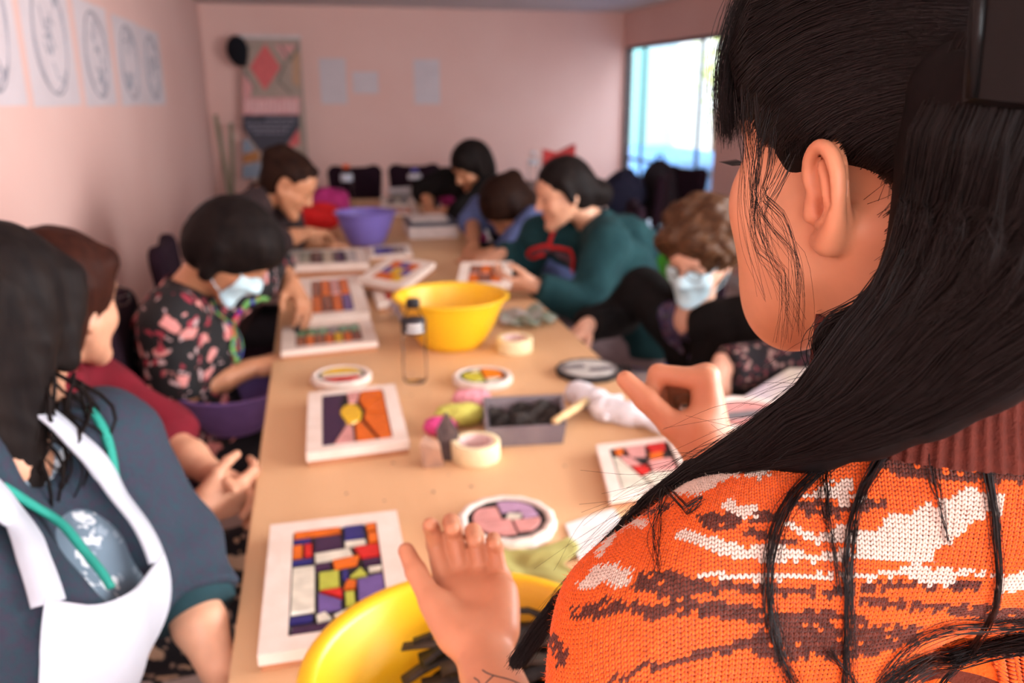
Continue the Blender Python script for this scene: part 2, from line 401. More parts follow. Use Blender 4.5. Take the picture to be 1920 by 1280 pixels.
# papers on the walls
M_PAPER = mat('drawing_paper', (.68, .59, .61), .85, (.64, .55, .57), 5)
M_PENCIL = mat('pencil_line', (.33, .32, .36), .9)
def paper(label, to3, w, h, art, cat='drawing', group='drawings on the wall'):
    """to3(u,v): sheet coordinates in metres to the wall"""
    c = to3(0, 0, 0); root = empty('pencil_drawing' if art else 'paper_sheet', c); tag(root, label, cat, group)
    V = []; 
    for d in (0, .002): V += [to3(u, v, d) for u, v in ((0, 0), (w, 0), (w, h), (0, h))]
    b = MB(); b.add(V, [(0, 1, 2, 3), (7, 6, 5, 4), (0, 4, 5, 1), (1, 5, 6, 2), (2, 6, 7, 3), (3, 7, 4, 0)]); b.build('sheet', M_PAPER, root)
    if art:
        l = MB(); rr = random.Random(art)
        cx, cy, a, bb = w*.5, h*.5, w*.34, h*.42; 
        l.tube([to3(cx+a*math.cos(t)+.01*math.sin(3*t), cy+bb*math.sin(t), .003) for t in np.linspace(0, 6.28, 40)], .004, 4)
        l.tube([to3(cx+a*.93*math.cos(t), cy+bb*.95*math.sin(t)+.01*math.sin(4*t), .003) for t in np.linspace(0, 6.28, 40)], .003, 4)
        for q in range(7):
            y0 = cy+bb*rr.uniform(-.8, .8); x0 = cx+a*rr.uniform(-.4, .4); s = rr.uniform(.3, .6)
            l.tube([to3(x0+a*s*(t-.5)*1.3, y0+.03*math.sin(t*6+q)+.02*math.cos(t*11), .003) for t in np.linspace(0, 1, 14)], .0028, 4)
        l.build('pencil_lines', M_PENCIL, root)
def on_left(y0, z0): return lambda u, v, d: A(XL+.001+d, y0+u, z0+v)
def on_back(x0, z0): return lambda u, v, d: A(x0+u, YB-.001-d, z0+v)
zb = 1.412
for i, (y0, w, l) in enumerate([(2.62, .58, 'pencil drawing nearest the camera on the left wall, cut by the photo edge'), (3.27, .62, 'large sheet with a bold oval pencil drawing on the left wall'),
                             (3.98, .60, 'third sheet with a faint oval drawing on the left wall'), (4.70, .64, 'fourth pencil drawing on the left wall, next to the last one'),
                             (5.37, .68, 'pencil drawing farthest from the camera on the left wall')]):
    paper(l, on_left(y0, zb-.008*i), w, .5 if i < 2 else .44, i+1)
paper('tall blank sheet on the back wall beside the banner', on_back(.104, 1.351), .25, .42, 0, 'paper', 'sheets on the back wall')
paper('small landscape sheet between two tall ones on the back wall', on_back(.412, 1.45), .245, .2, 0, 'paper', 'sheets on the back wall')
paper('tall blank sheet alone near the middle of the back wall', on_back(1.006, 1.348), .255, .42, 0, 'paper', 'sheets on the back wall')

# roll-up banner
ban = empty('rollup_banner', (-.34, 8.34, 0)); tag(ban, 'tall roll-up banner with coral diamond and dark text panel in the corner', 'banner')
YBN = 8.33
def bq(px, py): p = at(px, py, YBN); return (p[0], p[2])
bx0, bx1, bz0, bz1 = -.585, -.055, .12, 1.93
MB().box((bx0, YBN, bz0), (bx1, YBN+.004, bz1)).build('banner_sheet', mat('banner_beige', (.42, .30, .25), .5, (.35, .27, .22), 8), ban)
MB().box((bx0-.01, YBN-.012, bz1), (bx1+.01, YBN+.02, bz1+.03)).build('top_rail', mat('pale_rail', (.7, .6, .6), .4), ban)
MB().box((bx0-.02, YBN-.08, .0), (bx1+.02, YBN+.12, .12), .02).build('base_cassette', mat('grey_metal', (.4, .4, .42), .35, metal=.8), ban)
MB().tube([(-.32, YBN+.02, .1), (-.32, YBN+.02, bz1)], .01).build('support_pole', mat('grey_metal', (.4, .4, .42)), ban)
def flat(name, pts, m, parent, d=.002):
    P = [bq(*p) for p in pts]; n = len(P); a = sum(P[i][0]*P[(i+1) % n][1]-P[(i+1) % n][0]*P[i][1] for i in range(n))
    if a < 0: P = P[::-1]
    V = [(x, YBN-.0005, z) for x, z in P]+[(x, YBN-d, z) for x, z in P]
    b = MB(); b.add(V, [tuple(range(n))[::-1], tuple(range(n, 2*n))]+[((i+1) % n, i, n+i, n+(i+1) % n)[::-1] for i in range(n)]); return b.build(name, m, parent)
P_CORAL = mat('print_coral', (.68, .13, .13), .5); P_PINK = mat('print_pink', (.72, .33, .32), .5); P_DARK = mat('print_charcoal', (.055, .05, .07), .5)
P_GREY = mat('print_grey_line', (.19, .17, .15), .5); P_SAND = mat('print_sand', (.5, .29, .18), .5); P_WHITE = mat('print_white', (.6, .55, .56), .5)
P_BLUE = mat('print_slate_blue', (.25, .3, .38), .5); P_ORANGE = mat('print_ochre', (.45, .18, .06), .5)
for nm, pts, m_, d in [('printed_panel', [(455, 183), (562, 183), (562, 215), (455, 215)], P_PINK, .002), ('printed_panel', [(455, 215), (562, 215), (562, 240), (540, 268), (528, 284), (487, 284), (470, 262), (455, 240)], P_DARK, .002),
                 ('printed_diamond', [(497, 82), (526, 126), (497, 170), (468, 126)], P_CORAL, .004), ('printed_panel', [(515, 84), (556, 84), (534, 112)], P_PINK, .002),
                 ('printed_panel', [(455, 140), (474, 158), (470, 182), (455, 182)], P_PINK, .002), ('printed_panel', [(548, 95), (563, 100), (563, 165), (548, 155)], P_SAND, .002),
                 ('printed_panel', [(455, 290), (485, 282), (486, 302), (455, 306)], P_ORANGE, .002), ('printed_panel', [(455, 310), (489, 303), (486, 332), (455, 335)], P_BLUE, .002),
                 ('printed_panel', [(455, 262), (466, 262), (478, 282), (455, 288)], P_BLUE, .002), ('printed_panel', [(560, 238), (562, 270), (536, 280), (545, 262)], P_CORAL, .002)]:
    flat(nm, pts, m_, ban, d)
for a, b_ in [((526, 84), (545, 115)), ((545, 115), (560, 84)), ((470, 84), (456, 105)), ((456, 130), (480, 170)), ((520, 150), (545, 175)), ((534, 118), (522, 150))]:
    (x0, z0), (x1, z1) = bq(*a), bq(*b_); MB().tube([(x0, YBN-.003, z0), (x1, YBN-.003, z1)], .008, 6).build('printed_line', P_GREY, ban)
# the big white word and the lines of small print are out of focus; each is a run of short pale strokes
rr = random.Random(3); x = 459
while x < 556:
    w = rr.uniform(4, 8); flat('printed_stroke', [(x, 188+rr.uniform(-3, 3)), (x+w, 188), (x+w, 210), (x, 210+rr.uniform(-3, 8))], mat('print_light_pink', (.80, .47, .47), .5), ban, .003); x += w+rr.uniform(1, 3)
for yy, xa, xb in [(222, 500, 556), (232, 462, 550), (240, 468, 545), (247, 478, 536)]:
    x = xa
    while x < xb:
        w = rr.uniform(4, 12); flat('small_print', [(x, yy), (min(x+w, xb), yy), (min(x+w, xb), yy+3), (x, yy+3)], mat('print_lilac_grey', (.28, .26, .32), .5), ban, .003); x += w+3
# black cap hung on the banner corner, canes in the corner
cp = at(443, 97, 8.28)
cap = empty('black_cap', cp); tag(cap, 'black cap hanging on the top left corner of the banner', 'cap')
shape('crown', [el(cp+A(.01, 0, .015), (.095, .06, .125)), el(cp+A(.03, 0, -.07), (.06, .05, .06), k=.03)], .008, mat('black_felt', (.008, .008, .012), .9), cap)
shape('brim', [el(cp+A(.045, -.02, -.11), (.045, .03, .022))], .006, MATS['black_felt'], cap)
for (a, b_, l) in [((404, 215), (426, 352), 'grey green cane leaning against the left wall in the corner'), ((433, 230), (434, 350), 'upright grey green cane left of the banner')]:
    yc = 8.15 if a[0] < 420 else 8.3; p0, p1 = at(*a, yc), at(*b_, yc); d = p1-p0; p1 = p0+d*(p0[2]/-d[2])
    c = MB().tube(resample([p0, (p0+p1)/2+A(.01, 0, 0), p1], 9), [.018+.003*(i % 2) for i in range(9)], 8).build('bamboo_cane', mat('cane', (.26, .24, .16), .7), smooth=True)
    tag(c, l, 'cane', 'canes in the corner')

# ------------------------------------------------------------------ work table
TX0, TX1, TY0, TY1, TZ = -.147, .735, .60, 5.85, .75
M_TABLE = mat('pale_plywood', (.72, .435, .235), .5, (.66, .39, .205), 6, detail=6, stretch=(1, .12, 1), bump=.04, bscale=120)
M_STEEL = mat('table_steel', (.12, .12, .13), .4, metal=.6)
tb = empty('work_table', ((TX0+TX1)/2, 3.2, 0)); tag(tb, 'long pale plywood work table covered with mosaic pieces', 'table')
MB().box((TX0, TY0, TZ-.022), (TX1, TY1, TZ), .003).build('table_top', M_TABLE, tb)
MB().box((TX0+.17, TY0+.06, TZ-.07), (TX1-.17, TY1-.06, TZ-.022)).build('apron_rail', mat('table_wood', (.35, .2, .1), .6), tb)
for yy in (TY0+.1, 2.3, 4.1, TY1-.1):
    for xx in (TX0+.20, TX1-.20): MB().box((xx-.02, yy-.02, 0), (xx+.02, yy+.02, TZ-.07)).build('leg', M_STEEL, tb)
rr = random.Random(5); gs = tb
for i in range(16):
    c = atz(rr.uniform(560, 1080), rr.uniform(660, 1000), TZ); r = rr.uniform(.0015, .004)
    MB().prism([(c[0]+r*math.cos(t)*rr.uniform(.6, 1.3), c[1]+r*math.sin(t)*rr.uniform(.6, 1.6)) for t in np.linspace(0, 6.28, 8)[:-1]], TZ, TZ+.0008).build('grout_speck', mat('grout_dust', (.30, .22, .17), .9), tb)

# ------------------------------------------------------------------ mosaics
TC = dict(o=(.75, .15, .015), r=(.62, .025, .02), b=(.035, .03, .17), p=(.055, .022, .06), w=(.74, .68, .55), g=(.48, .50, .07), y=(.85, .50, .03), k=(.72, .33, .30), l=(.52, .32, .48), c=(.6, .57, .53), v=(.16, .10, .30), n=(.30, .10, .06), t=(.09, .25, .12), s=(.20, .18, .19))
def tilemat(k): return mat('tile_'+{'o': 'orange', 'r': 'red', 'b': 'blue', 'p': 'plum', 'w': 'cream', 'g': 'lime', 'y': 'yellow', 'k': 'pink', 'l': 'lilac', 'c': 'pale_grey', 'v': 'violet', 'n': 'brown', 't': 'green', 's': 'grey'}[k], TC[k], .22, tuple(c*.8 for c in TC[k]), 40, coat=.3)
M_FRAMEW = mat('white_painted_wood', (.80, .68, .60), .6, (.74, .60, .51), 18, bump=.1)
M_RAWWOOD = mat('raw_wood', (.50, .22, .11), .6, (.42, .17, .08), 20, stretch=(1, 6, 6))
M_GROUT = mat('black_grout', (.03, .026, .026), .8, bump=.2)
def mosaic(label, fl, fr, nr, nl, tiles, z=.75, th=.03, border=.1, name='stained_mosaic', tilt=None, group='mosaic panels on the table', corners=None, side=M_RAWWOOD, frame=M_FRAMEW):
    """corners in picture order far-left, far-right, near-right, near-left taken on the upper face"""
    c = corners if corners else [atz(*q, z+th) for q in (fl, fr, nr, nl)]
    c = [A(*q) for q in c]; ux = ((c[1]-c[0])+(c[2]-c[3]))/2; uy = ((c[3]-c[0])+(c[2]-c[1]))/2; ce = sum(c)/4; nz = nrm(np.cross(uy, ux))
    if nz[2] < 0: nz = -nz
    lx, ly = np.linalg.norm(ux), np.linalg.norm(uy); o0 = ce-ux/2-uy/2
    def to(u, v, d): return o0+ux*u+uy*v+nz*d
    root = empty(name, to(.5, .5, -th)); tag(root, label, 'mosaic', group)
    def blk(poly, d0, d1, nm, m, par=root, ins=0.):
        n = len(poly); cc = np.mean(np.array(poly), 0); top = [cc+(np.array(p)-cc)*(1-ins) for p in poly]
        V = [to(*p, d0) for p in poly]+[to(*p, d1) for p in top]; b = MB()
        F = [tuple(range(n)), tuple(range(n, 2*n))[::-1]]+[((i+1) % n, i, n+i, n+(i+1) % n) for i in range(n)]
        a = sum(poly[i][0]*poly[(i+1) % n][1]-poly[(i+1) % n][0]*poly[i][1] for i in range(n))
        if a < 0: F = [f[::-1] for f in F]
        b.add(V, F); return b.build(nm, m, par)
    bu, bv = border*min(1, ly/lx)*1., border*min(1, lx/ly)
    bu, bv = border*.18/lx, border*.15/ly
    blk([(0.01, .01), (.99, .01), (.99, .99), (.01, .99)], -th, -th*.35, 'backing_board', side)
    for poly in ([(0, 0), (1, 0), (1-bu, bv), (bu, bv)], [(0, 1), (bu, 1-bv), (1-bu, 1-bv), (1, 1)], [(0, 0), (bu, bv), (bu, 1-bv), (0, 1)], [(1, 0), (1, 1), (1-bu, 1-bv), (1-bu, bv)]):
        blk(poly, -th*.6, .001, 'frame_strip', frame)
    blk([(bu, bv), (1-bu, bv), (1-bu, 1-bv), (bu, 1-bv)], -th*.35, -.004, 'grout_bed', M_GROUT)
    for k, poly in tiles:
        q = [(bu+(1-2*bu)*u, bv+(1-2*bv)*v) for u, v in poly]
        blk(q, -.005, .0005, 'tile', tilemat(k), root, .05)
    return root
def R(k, u0, v0, u1, v1, g=.012): return (k, [(u0+g, v0+g), (u1-g, v0+g), (u1-g, v1-g), (u0+g, v1-g)])
geo = [R('o', 0, 0, .58, .085), R('b', .59, 0, .85, .17), R('o', .86, 0, 1, .10), R('b', 0, .09, .23, .145), R('p', .24, .09, .58, .26), R('w', .59, .175, .86, .25), R('o', .87, .11, 1, .24),
       R('o', 0, .15, .13, .30), R('r', .13, .15, .24, .30), ('r', [(.70, .26), (.99, .25), (.99, .38), (.78, .38)]), ('w', [(.25, .28), (.66, .265), (.69, .34), (.26, .37)]), R('b', 0, .31, .25, .37),
       R('p', .25, .375, .44, .455), ('o', [(.45, .37), (.76, .35), (.72, .44), (.47, .455)]), R('p', .78, .39, 1, .47), R('w', 0, .38, .27, .83), R('g', .29, .465, .53, .64), R('b', .54, .47, .63, .58),
       ('g', [(.63, .56), (.76, .48), (.82, .56)]), R('w', .83, .475, 1, .54), ('r', [(.31, .65), (.54, .65), (.54, .74)]), ('o', [(.56, .66), (.60, .58), (.70, .60), (.68, .67)]), ('v', [(.71, .59), (.99, .56), (.99, .82), (.7, .82)]),
       ('v', [(.29, .67), (.53, .76), (.52, .83), (.29, .83)]), R('g', .56, .68, .68, .82), ('w', [(.27, .86), (.36, .84), (.42, .90), (.28, .91)]), ('w', [(.44, .88), (.6, .84), (.66, .88), (.5, .91)]), R('b', 0, .84, .25, .91), R('b', .68, .83, 1, .91), R('p', 0, .92, 1, 1)]
mosaic('rectangular mosaic of orange, blue, red and cream blocks in white frame, nearest the camera', (503, 983), (748, 958), (782, 1180), (488, 1232), geo, th=.026, border=.2)
sun = [('p', [(0, 0), (.38, 0), (.30, .2), (.28, .42), (.36, .62), (.12, 1), (0, 1)]), ('k', [(.40, 0), (.62, 0), (.55, .22), (.42, .22)]), ('y', [(.44+.17*math.cos(t), .45+.2*math.sin(t)) for t in np.linspace(0, 6.28, 13)[:-1]]),
       ('o', [(.64, 0), (.97, 0), (.99, .1), (.66, .36), (.58, .22)]), ('o', [(.99, .13), (.99, .5), (.66, .44), (.66, .38)]), ('o', [(.99, .53), (.99, .96), (.82, .98), (.62, .58), (.65, .47)]), ('o', [(.78, .99), (.48, .99), (.48, .68), (.58, .62)]),
       ('k', [(.16, .99), (.37, .66), (.45, .70), (.45, .99)])]
mosaic('sun mosaic with yellow disc, orange rays and plum sky in white frame', (580, 738), (738, 718), (770, 828), (572, 848), sun, th=.03, border=.17)
row = lambda cs, v0, v1: [R(c, i/len(cs), v0, (i+1)/len(cs), v1) for i, c in enumerate(cs)]
mosaic('long mosaic with green strip over orange tiles under the floral shirt woman\'s hand', (535, 612), (690, 600), (714, 638), (520, 662), row('tttstt', 0, .4)+row('nonoyon', .42, 1), th=.025, border=.22)
mosaic('mosaic of orange and brown tiles in white frame behind the green strip one', (560, 522), (672, 516), (694, 582), (556, 598), row('noko', 0, .5)+row('onov', .52, 1), th=.05, border=.25)
mosaic('raised wooden frame with black and cream blocks, third from the purple bowl', (548, 468), (678, 466), (698, 492), (532, 500), row('wpwpw', 0, 1), th=.045, border=.25)
mosaic('mosaic of orange, violet and yellow flowers tilted on top of another panel', None, None, None, None, row('ovo', 0, .33)+row('vyv', .34, .66)+row('ooy', .67, 1), th=.03, border=.25,
       corners=[atz(728, 480, .85), atz(822, 492, .85), atz(748, 540, .815), atz(676, 522, .815)])
mosaic('coral and cream mosaic lying under the tilted flower panel', (700, 540), (772, 530), (790, 556), (706, 570), row('kok', 0, .5)+row('rwk', .5, 1), th=.03, border=.2)
mosaic('flat orange wooden panel beside the purple bowl on the left', (560, 442), (632, 438), (636, 458), (546, 464), row('kck', 0, 1), th=.02, border=.25, frame=mat('orange_wood', (.55, .25, .12), .6))
mosaic('slate blue mosaic panel in front of the purple bowl', (690, 462), (765, 458), (775, 474), (690, 482), row('bbs', 0, 1), th=.02, border=.15)
mosaic('small dark mosaic left of the far water bottle end of the table', (715, 368), (775, 366), (780, 382), (712, 385), row('sws', 0, 1), th=.03, border=.25)
mosaic('pale mosaic under the hands of the woman in black', (765, 402), (838, 400), (848, 418), (768, 420), row('wcw', 0, 1), th=.02, border=.2)
mosaic('orange edged mosaic at the far end of the table beside the white tray', (728, 388), (780, 386), (786, 400), (726, 402), row('oko', 0, 1), th=.02, border=.2)
mosaic('framed brown and orange mosaic tilted up in the hands of the teal hoodie woman', None, None, None, None, row('non', 0, .5)+row('ono', .5, 1), th=.02, border=.2, corners=[at(868, 492, 2.95), at(958, 490, 2.95), at(962, 535, 2.72), at(852, 535, 2.72)])
mosaic('irregular pink, red and orange mosaic in white frame at the table\'s right edge', (1112, 832), (1275, 818), (1310, 905), (1150, 935), [('o', [(.08, .05), (.22, .03), (.2, .16), (.1, .18)]), ('k', [(.25, .04), (.6, .02), (.55, .3), (.3, .26)]), ('r', [(.62, .03), (.95, .02), (.9, .2), (.65, .22)]), ('k', [(.12, .22), (.3, .3), (.42, .5), (.2, .46)]),
       ('o', [(.6, .26), (.85, .25), (.8, .4), (.6, .38)]), ('r', [(.26, .52), (.5, .52), (.52, .66), (.36, .72)]), ('k', [(.54, .42), (.94, .42), (.94, .7), (.56, .66)]), ('w', [(.38, .76), (.54, .7), (.94, .74), (.94, .95), (.48, .95)]), ('w', [(.02, .24), (.09, .24), (.34, .76), (.44, .98), (.02, .98)])], th=.022, border=.14)
M_CLAY = mat('white_scalloped_rim', (.82, .70, .62), .6, bump=.2)
def roundel(label, c, r, pieces, th=.022, rim=M_CLAY, ringm=M_GROUT, name='mosaic_roundel', rimw=.2):
    c = A(*c); root = empty(name, c); tag(root, label, 'mosaic', 'round mosaics on the table')
    V = MB(); n = 48; prof = [(r*.93, 0), (r*1.0, th*.3), (r*1.0, th*.8), (r*.96, th), (r*(1-rimw), th), (r*(1-rimw), th*.7)]
    V.lathe(prof, n, c); arr = []
    for i, p in enumerate(V.v):
        a = math.atan2(p[1]-c[1], p[0]-c[0]); s = 1+.018*math.sin(a*14); arr.append((c[0]+(p[0]-c[0])*s, c[1]+(p[1]-c[1])*s, p[2]))
    V.v = arr; V.f = [f for f in V.f if len(f) < 10 or 0 in f]; V.build('rim', rim, root, True)
    MB().lathe([(r*(1-rimw), th*.6), (r*(1-rimw), th*.85), (r*(1-rimw)*.99, th*.9)], 48, c).build('grout_bed', ringm, root)
    q = r*(1-rimw)*.86
    for k, poly in pieces:
        MB().prism([(c[0]+x*q, c[1]+y_*q) for x, y_ in poly], c[2]+th*.85, c[2]+th*1.05, .04).build('tile', tilemat(k), root)
    return root
def chord(y0, y1, x0=-1., x1=1.):
    P = []
    for t in np.linspace(y0, y1, 7): w = math.sqrt(max(0, 1-t*t)); P.append((min(w, x1), t))
    for t in np.linspace(y1, y0, 7): w = math.sqrt(max(0, 1-t*t)); P.append((max(-w, x0), t))
    out = []
    for p in P:
        if not out or abs(out[-1][0]-p[0])+abs(out[-1][1]-p[1]) > 1e-4: out.append(p)
    if abs(out[0][0]-out[-1][0])+abs(out[0][1]-out[-1][1]) < 1e-4: out.pop()
    return out
roundel('round mosaic with yellow, cream and red bands behind the sun mosaic', atz(641, 716), .075, [('y', chord(.12, .97)), ('w', chord(-.38, .06)), ('r', chord(-.9, -.44))])
roundel('round mosaic of lime and orange pieces next to the clear bottle', atz(905, 718), .075, [('g', chord(-.85, .45, -1, -.06)), ('w', [(-.55, .5), (-.1, .5), (0, .8), (-.25, .93)]), ('o', chord(.02, .92, .04, 1)), ('o', chord(-.5, -.03, .02, .95)), ('w', [(.05, -.55), (.75, -.55), (.4, -.86), (.05, -.95)])])
roundel('round mosaic of pink and lilac pieces behind the open hand', atz(950, 992), .083, [('k', chord(-.95, -.1, -1, .1)), ('k', chord(-.05, .7, -1, -.15)), ('l', chord(.35, .95, -.1, 1)), ('w', [(-.05, -.1), (.35, -.15), (.5, .1), (.1, .25)]), ('k', chord(-.85, -.2, .15, 1)), ('l', [(.5, -.12), (.95, -.05), (.9, .28), (.45, .28)])])
roundel('grey mosaic disc with dark rim under the masked woman\'s hand', atz(1103, 700), .085, [('c', chord(-.95, -.5)), ('c', chord(-.45, 0, -1, -.05)), ('s', chord(-.45, 0, .0, 1)), ('s', chord(.05, .5, -1, -.1)), ('c', chord(.05, .5, -.05, 1)), ('c', chord(.55, .95))], rim=M_GROUT, ringm=mat('grey_grout', (.25, .22, .21), .8), rimw=.1, th=.016)
roundel('half hidden cream edged mosaic under the hand with the dotted sleeve', atz(1405, 800, .79), .105, [('k', chord(-.95, -.35)), ('s', chord(-.3, .2)), ('k', chord(.25, .95))], th=.03, rimw=.22)

# ------------------------------------------------------------------ basins, bottles, tapes
M_YEL = mat('yellow_plastic', (.86, .50, .012), .32, (.84, .47, .01), 3, spec=.5)
M_PUR = mat('purple_plastic', (.20, .15, .46), .35, (.18, .13, .42), 3)
def basin(label, c, r, h, m, cat='basin', rz=0., tilt=None):
    c = A(*c); root = empty('plastic_basin', c); tag(root, label, cat, 'plastic basins')
    t = .004; prof = [(.001, .004), (r*.42, .004), (r*.46, 0), (r*.52, .0), (r*.60, h*.14), (r*.74, h*.42), (r*.86, h*.74), (r*.915, h*.93), (r*.93, h*.955), (r*.985, h*.955), (r*1.0, h*.965), (r*1.0, h*.985), (r*.985, h), (r*.93, h), (r*.905, h*.985), (r*.89, h*.93), (r*.84, h*.74), (r*.72, h*.42), (r*.58, h*.15), (r*.5, .010), (.001, .010)]
    b = MB(); b.lathe(prof, 72, c); o = b.build('bowl', m, root, True)
    b2 = MB(); b2.lathe([(r*.60, -.0), (r*.60, 0)], 4, c) if False else None
    return root
basin('yellow plastic basin in the middle of the table behind the clear bottle', atz(847, 645), .168, .150, M_YEL)
basin('purple plastic basin on the far half of the table', atz(688, 458), .152, .160, M_PUR)
NB = A(.128, .725, .75); NBR, NBH = .182, .125
basin('yellow plastic basin with black strips in front, under the open hand', NB, NBR, NBH, M_YEL)
basin('purple bowl on the lap of the floral shirt woman', A(-.250, 2.16, .600), .15, .118, mat('deep_purple_plastic', (.16, .09, .26), .5), 'basin')
# black strips in the near basin
rr = random.Random(11); M_STRIP = mat('black_rubber_strip', (.012, .010, .010), .5, (.03, .024, .02), 30, bump=.3)
M_STRIP2 = mat('charcoal_strip', (.05, .036, .026), .5)
for i in range(46):
    a = rr.gauss(.35, .35); L = rr.uniform(.10, .2); z = NB[2]+.06+.055*rr.random(); cx = NB[0]+.03+rr.uniform(-.05, .08); cy = NB[1]+.03+rr.uniform(-.085, .075)
    pts = []
    for t in np.linspace(-.5, .5, 7):
        x = cx+L*t*math.cos(a); yy = cy+L*t*math.sin(a)+.03*(t*t-.1)*rr.choice((1, 1, -1)); zz = z-.05*t*t+.01*t
        dx, dy = x-NB[0], yy-NB[1]; q = math.hypot(dx, dy); lim = .125+ .25*(zz-NB[2]-.06)
        if q > lim: x, yy = NB[0]+dx*lim/q, NB[1]+dy*lim/q
        pts.append(A(x, yy, zz))
    P = np.array(pts); t_ = np.gradient(P, axis=0); t_ /= np.linalg.norm(t_, axis=1)[:, None]+1e-9; N = np.tile(nrm(A(rr.uniform(-.5, .5), rr.uniform(-.6, .3), 1)), (7, 1)); W = np.cross(t_, N)
    W = W/(np.linalg.norm(W, axis=1)[:, None]+1e-9)*rr.uniform(.005, .009)
    V, F = ribbon(P, W, N, .0015); o = link('rubber_strip', nmesh('rubber_strip', V, F), M_STRIP if i % 4 else M_STRIP2)
    tag(o, 'thin black strip heaped in the yellow basin nearest the camera', 'strip', 'black strips in the near basin')
# clear bottle
def clear_plastic():
    m = bpy.data.materials.new('clear_plastic'); m.use_nodes = True; nt = m.node_tree; nt.nodes.remove(nt.nodes['Principled BSDF'])
    t = nt.nodes.new('ShaderNodeBsdfTransparent'); t.inputs[0].default_value = (.97, .96, .95, 1); g = nt.nodes.new('ShaderNodeBsdfGlossy'); g.inputs['Roughness'].default_value = .08
    fr = nt.nodes.new('ShaderNodeLayerWeight'); fr.inputs[0].default_value = .12; mx = nt.nodes.new('ShaderNodeMixShader')
    nt.links.new(fr.outputs['Fresnel'], mx.inputs[0]); nt.links.new(t.outputs[0], mx.inputs[1]); nt.links.new(g.outputs[0], mx.inputs[2]); nt.links.new(mx.outputs[0], nt.nodes['Material Output'].inputs[0]); return m
M_CLEAR = clear_plastic()
def bottle(label, c, h, r, capm, lab, name='plastic_bottle'):
    c = A(*c); root = empty(name, c); tag(root, label, 'bottle', 'bottles on the table')
    MB().lathe([(.001, .002), (r*.8, 0), (r, .01), (r, h*.30), (r*.93, h*.36), (r, h*.42), (r, h*.62), (r*.96, h*.76), (r*.62, h*.84), (r*.45, h*.88), (r*.45, h*.92)], 32, c).build('bottle_body', M_CLEAR, root, True)
    MB().lathe([(.001, h*.905), (r*.56, h*.905), (r*.56, h*.99), (r*.5, h), (.001, h)], 24, c).build('cap', capm, root, True)
    if lab is not None:
        MB().lathe([(r*1.015, h*.61), (r*1.015, h*.74), (r*.99, h*.765)], 32, c).build('label_sleeve', lab[0], root, True)
        if len(lab) > 1:
            ang = math.atan2(EYE[1]-c[1], EYE[0]-c[0])
            for k, (z0, z1, a0, a1) in enumerate([(.695, .735, -.5, .75), (.635, .668, -.6, .8)]):
                V = []; n = 10
                for z in (z0, z1):
                    for t in np.linspace(a0, a1, n): V.append((c[0]+r*1.03*math.cos(ang+t), c[1]+r*1.03*math.sin(ang+t), c[2]+h*z))
                MB().add(V, [(j, j+1, n+j+1, n+j) for j in range(n-1)]).build('label_print', lab[1], root)
    return root
bottle('clear plastic bottle with black cap and black label by the yellow basin', atz(779, 715), .215, .031, mat('black_plastic', (.02, .018, .02), .4), (mat('black_label', (.035, .03, .035), .5), mat('label_white', (.7, .68, .66), .5)))
bottle('clear water bottle with orange cap at the far end of the table', atz(653, 388, .75), .27, .038, mat('orange_cap', (.75, .12, .03), .4), (mat('pale_label', (.55, .6, .7), .5),))
bottle('small white bottle behind the red bag near the back wall', A(1.62, 6.2, .78), .25, .04, mat('white_cap', (.8, .8, .85), .4), (mat('white_label', (.75, .78, .85), .5),))
bottle('white spray bottle standing in the white tray at the far end', A(.66, 5.72, .79), .17, .045, mat('blue_violet_cap', (.15, .13, .55), .4), (mat('white_label', (.75, .78, .85), .5),))
def tape(label, c, r):
    c = A(*c); root = empty('masking_tape_roll', c); tag(root, label, 'tape', 'masking tape rolls')
    h = r*.78
    MB().lathe([(r*.70, .001), (r*.98, 0), (r, .002), (r, h-.002), (r*.98, h), (r*.70, h-.001), (r*.70, .001)], 56, c).build('tape', mat('cream_tape', (.86, .72, .44), .55), root, True)
    MB().lathe([(r*.66, .0005), (r*.70, .0005), (r*.70, h-.0005), (r*.66, h-.0005), (r*.66, .0005)], 56, c).build('cardboard_core', mat('pink_core', (.72, .50, .47), .8), root, True)
tape('masking tape roll beside the grey tray, nearest the camera', atz(892, 858), .049)
tape('masking tape roll right of the yellow basin', atz(965, 657), .051)

# grey tray with black grout, tools, sponges, gloves
tr = empty('grout_tray', atz(985, 800)); tag(tr, 'shallow grey plastic tray holding black grout', 'tray')
c0, c1, c2, c3 = [atz(*q, .79) for q in ((905, 748), (1056, 742), (1062, 800), (910, 808))]
def inset(cs, s, z): m = sum(cs)/4; return [A(*(m+(p-m)*s)[:2], z) for p in cs]
cs = [c0, c1, c2, c3]; o_ = inset(cs, 1., .795); i_ = inset(cs, .93, .795); ob = inset(cs, .93, .7505); ib = inset(cs, .86, .754)
b = MB(); b.add(o_+i_+ib+ob, [(0, 4, 5, 1), (1, 5, 6, 2), (2, 6, 7, 3), (3, 7, 4, 0), (4, 8, 9, 5), (5, 9, 10, 6), (6, 10, 11, 7), (7, 11, 8, 4), (8, 11, 10, 9), (12, 0, 1, 13), (13, 1, 2, 14), (14, 2, 3, 15), (15, 3, 0, 12), (12, 13, 14, 15)]); b.build('tray', mat('grey_plastic', (.17, .14, .155), .4, (.22, .18, .19), 20), tr)
gi = inset(cs, .84, .768); mid = sum(gi)/4; u = (gi[1]-gi[0]); v = (gi[3]-gi[0]); n = 26; V = []; rr = random.Random(2)
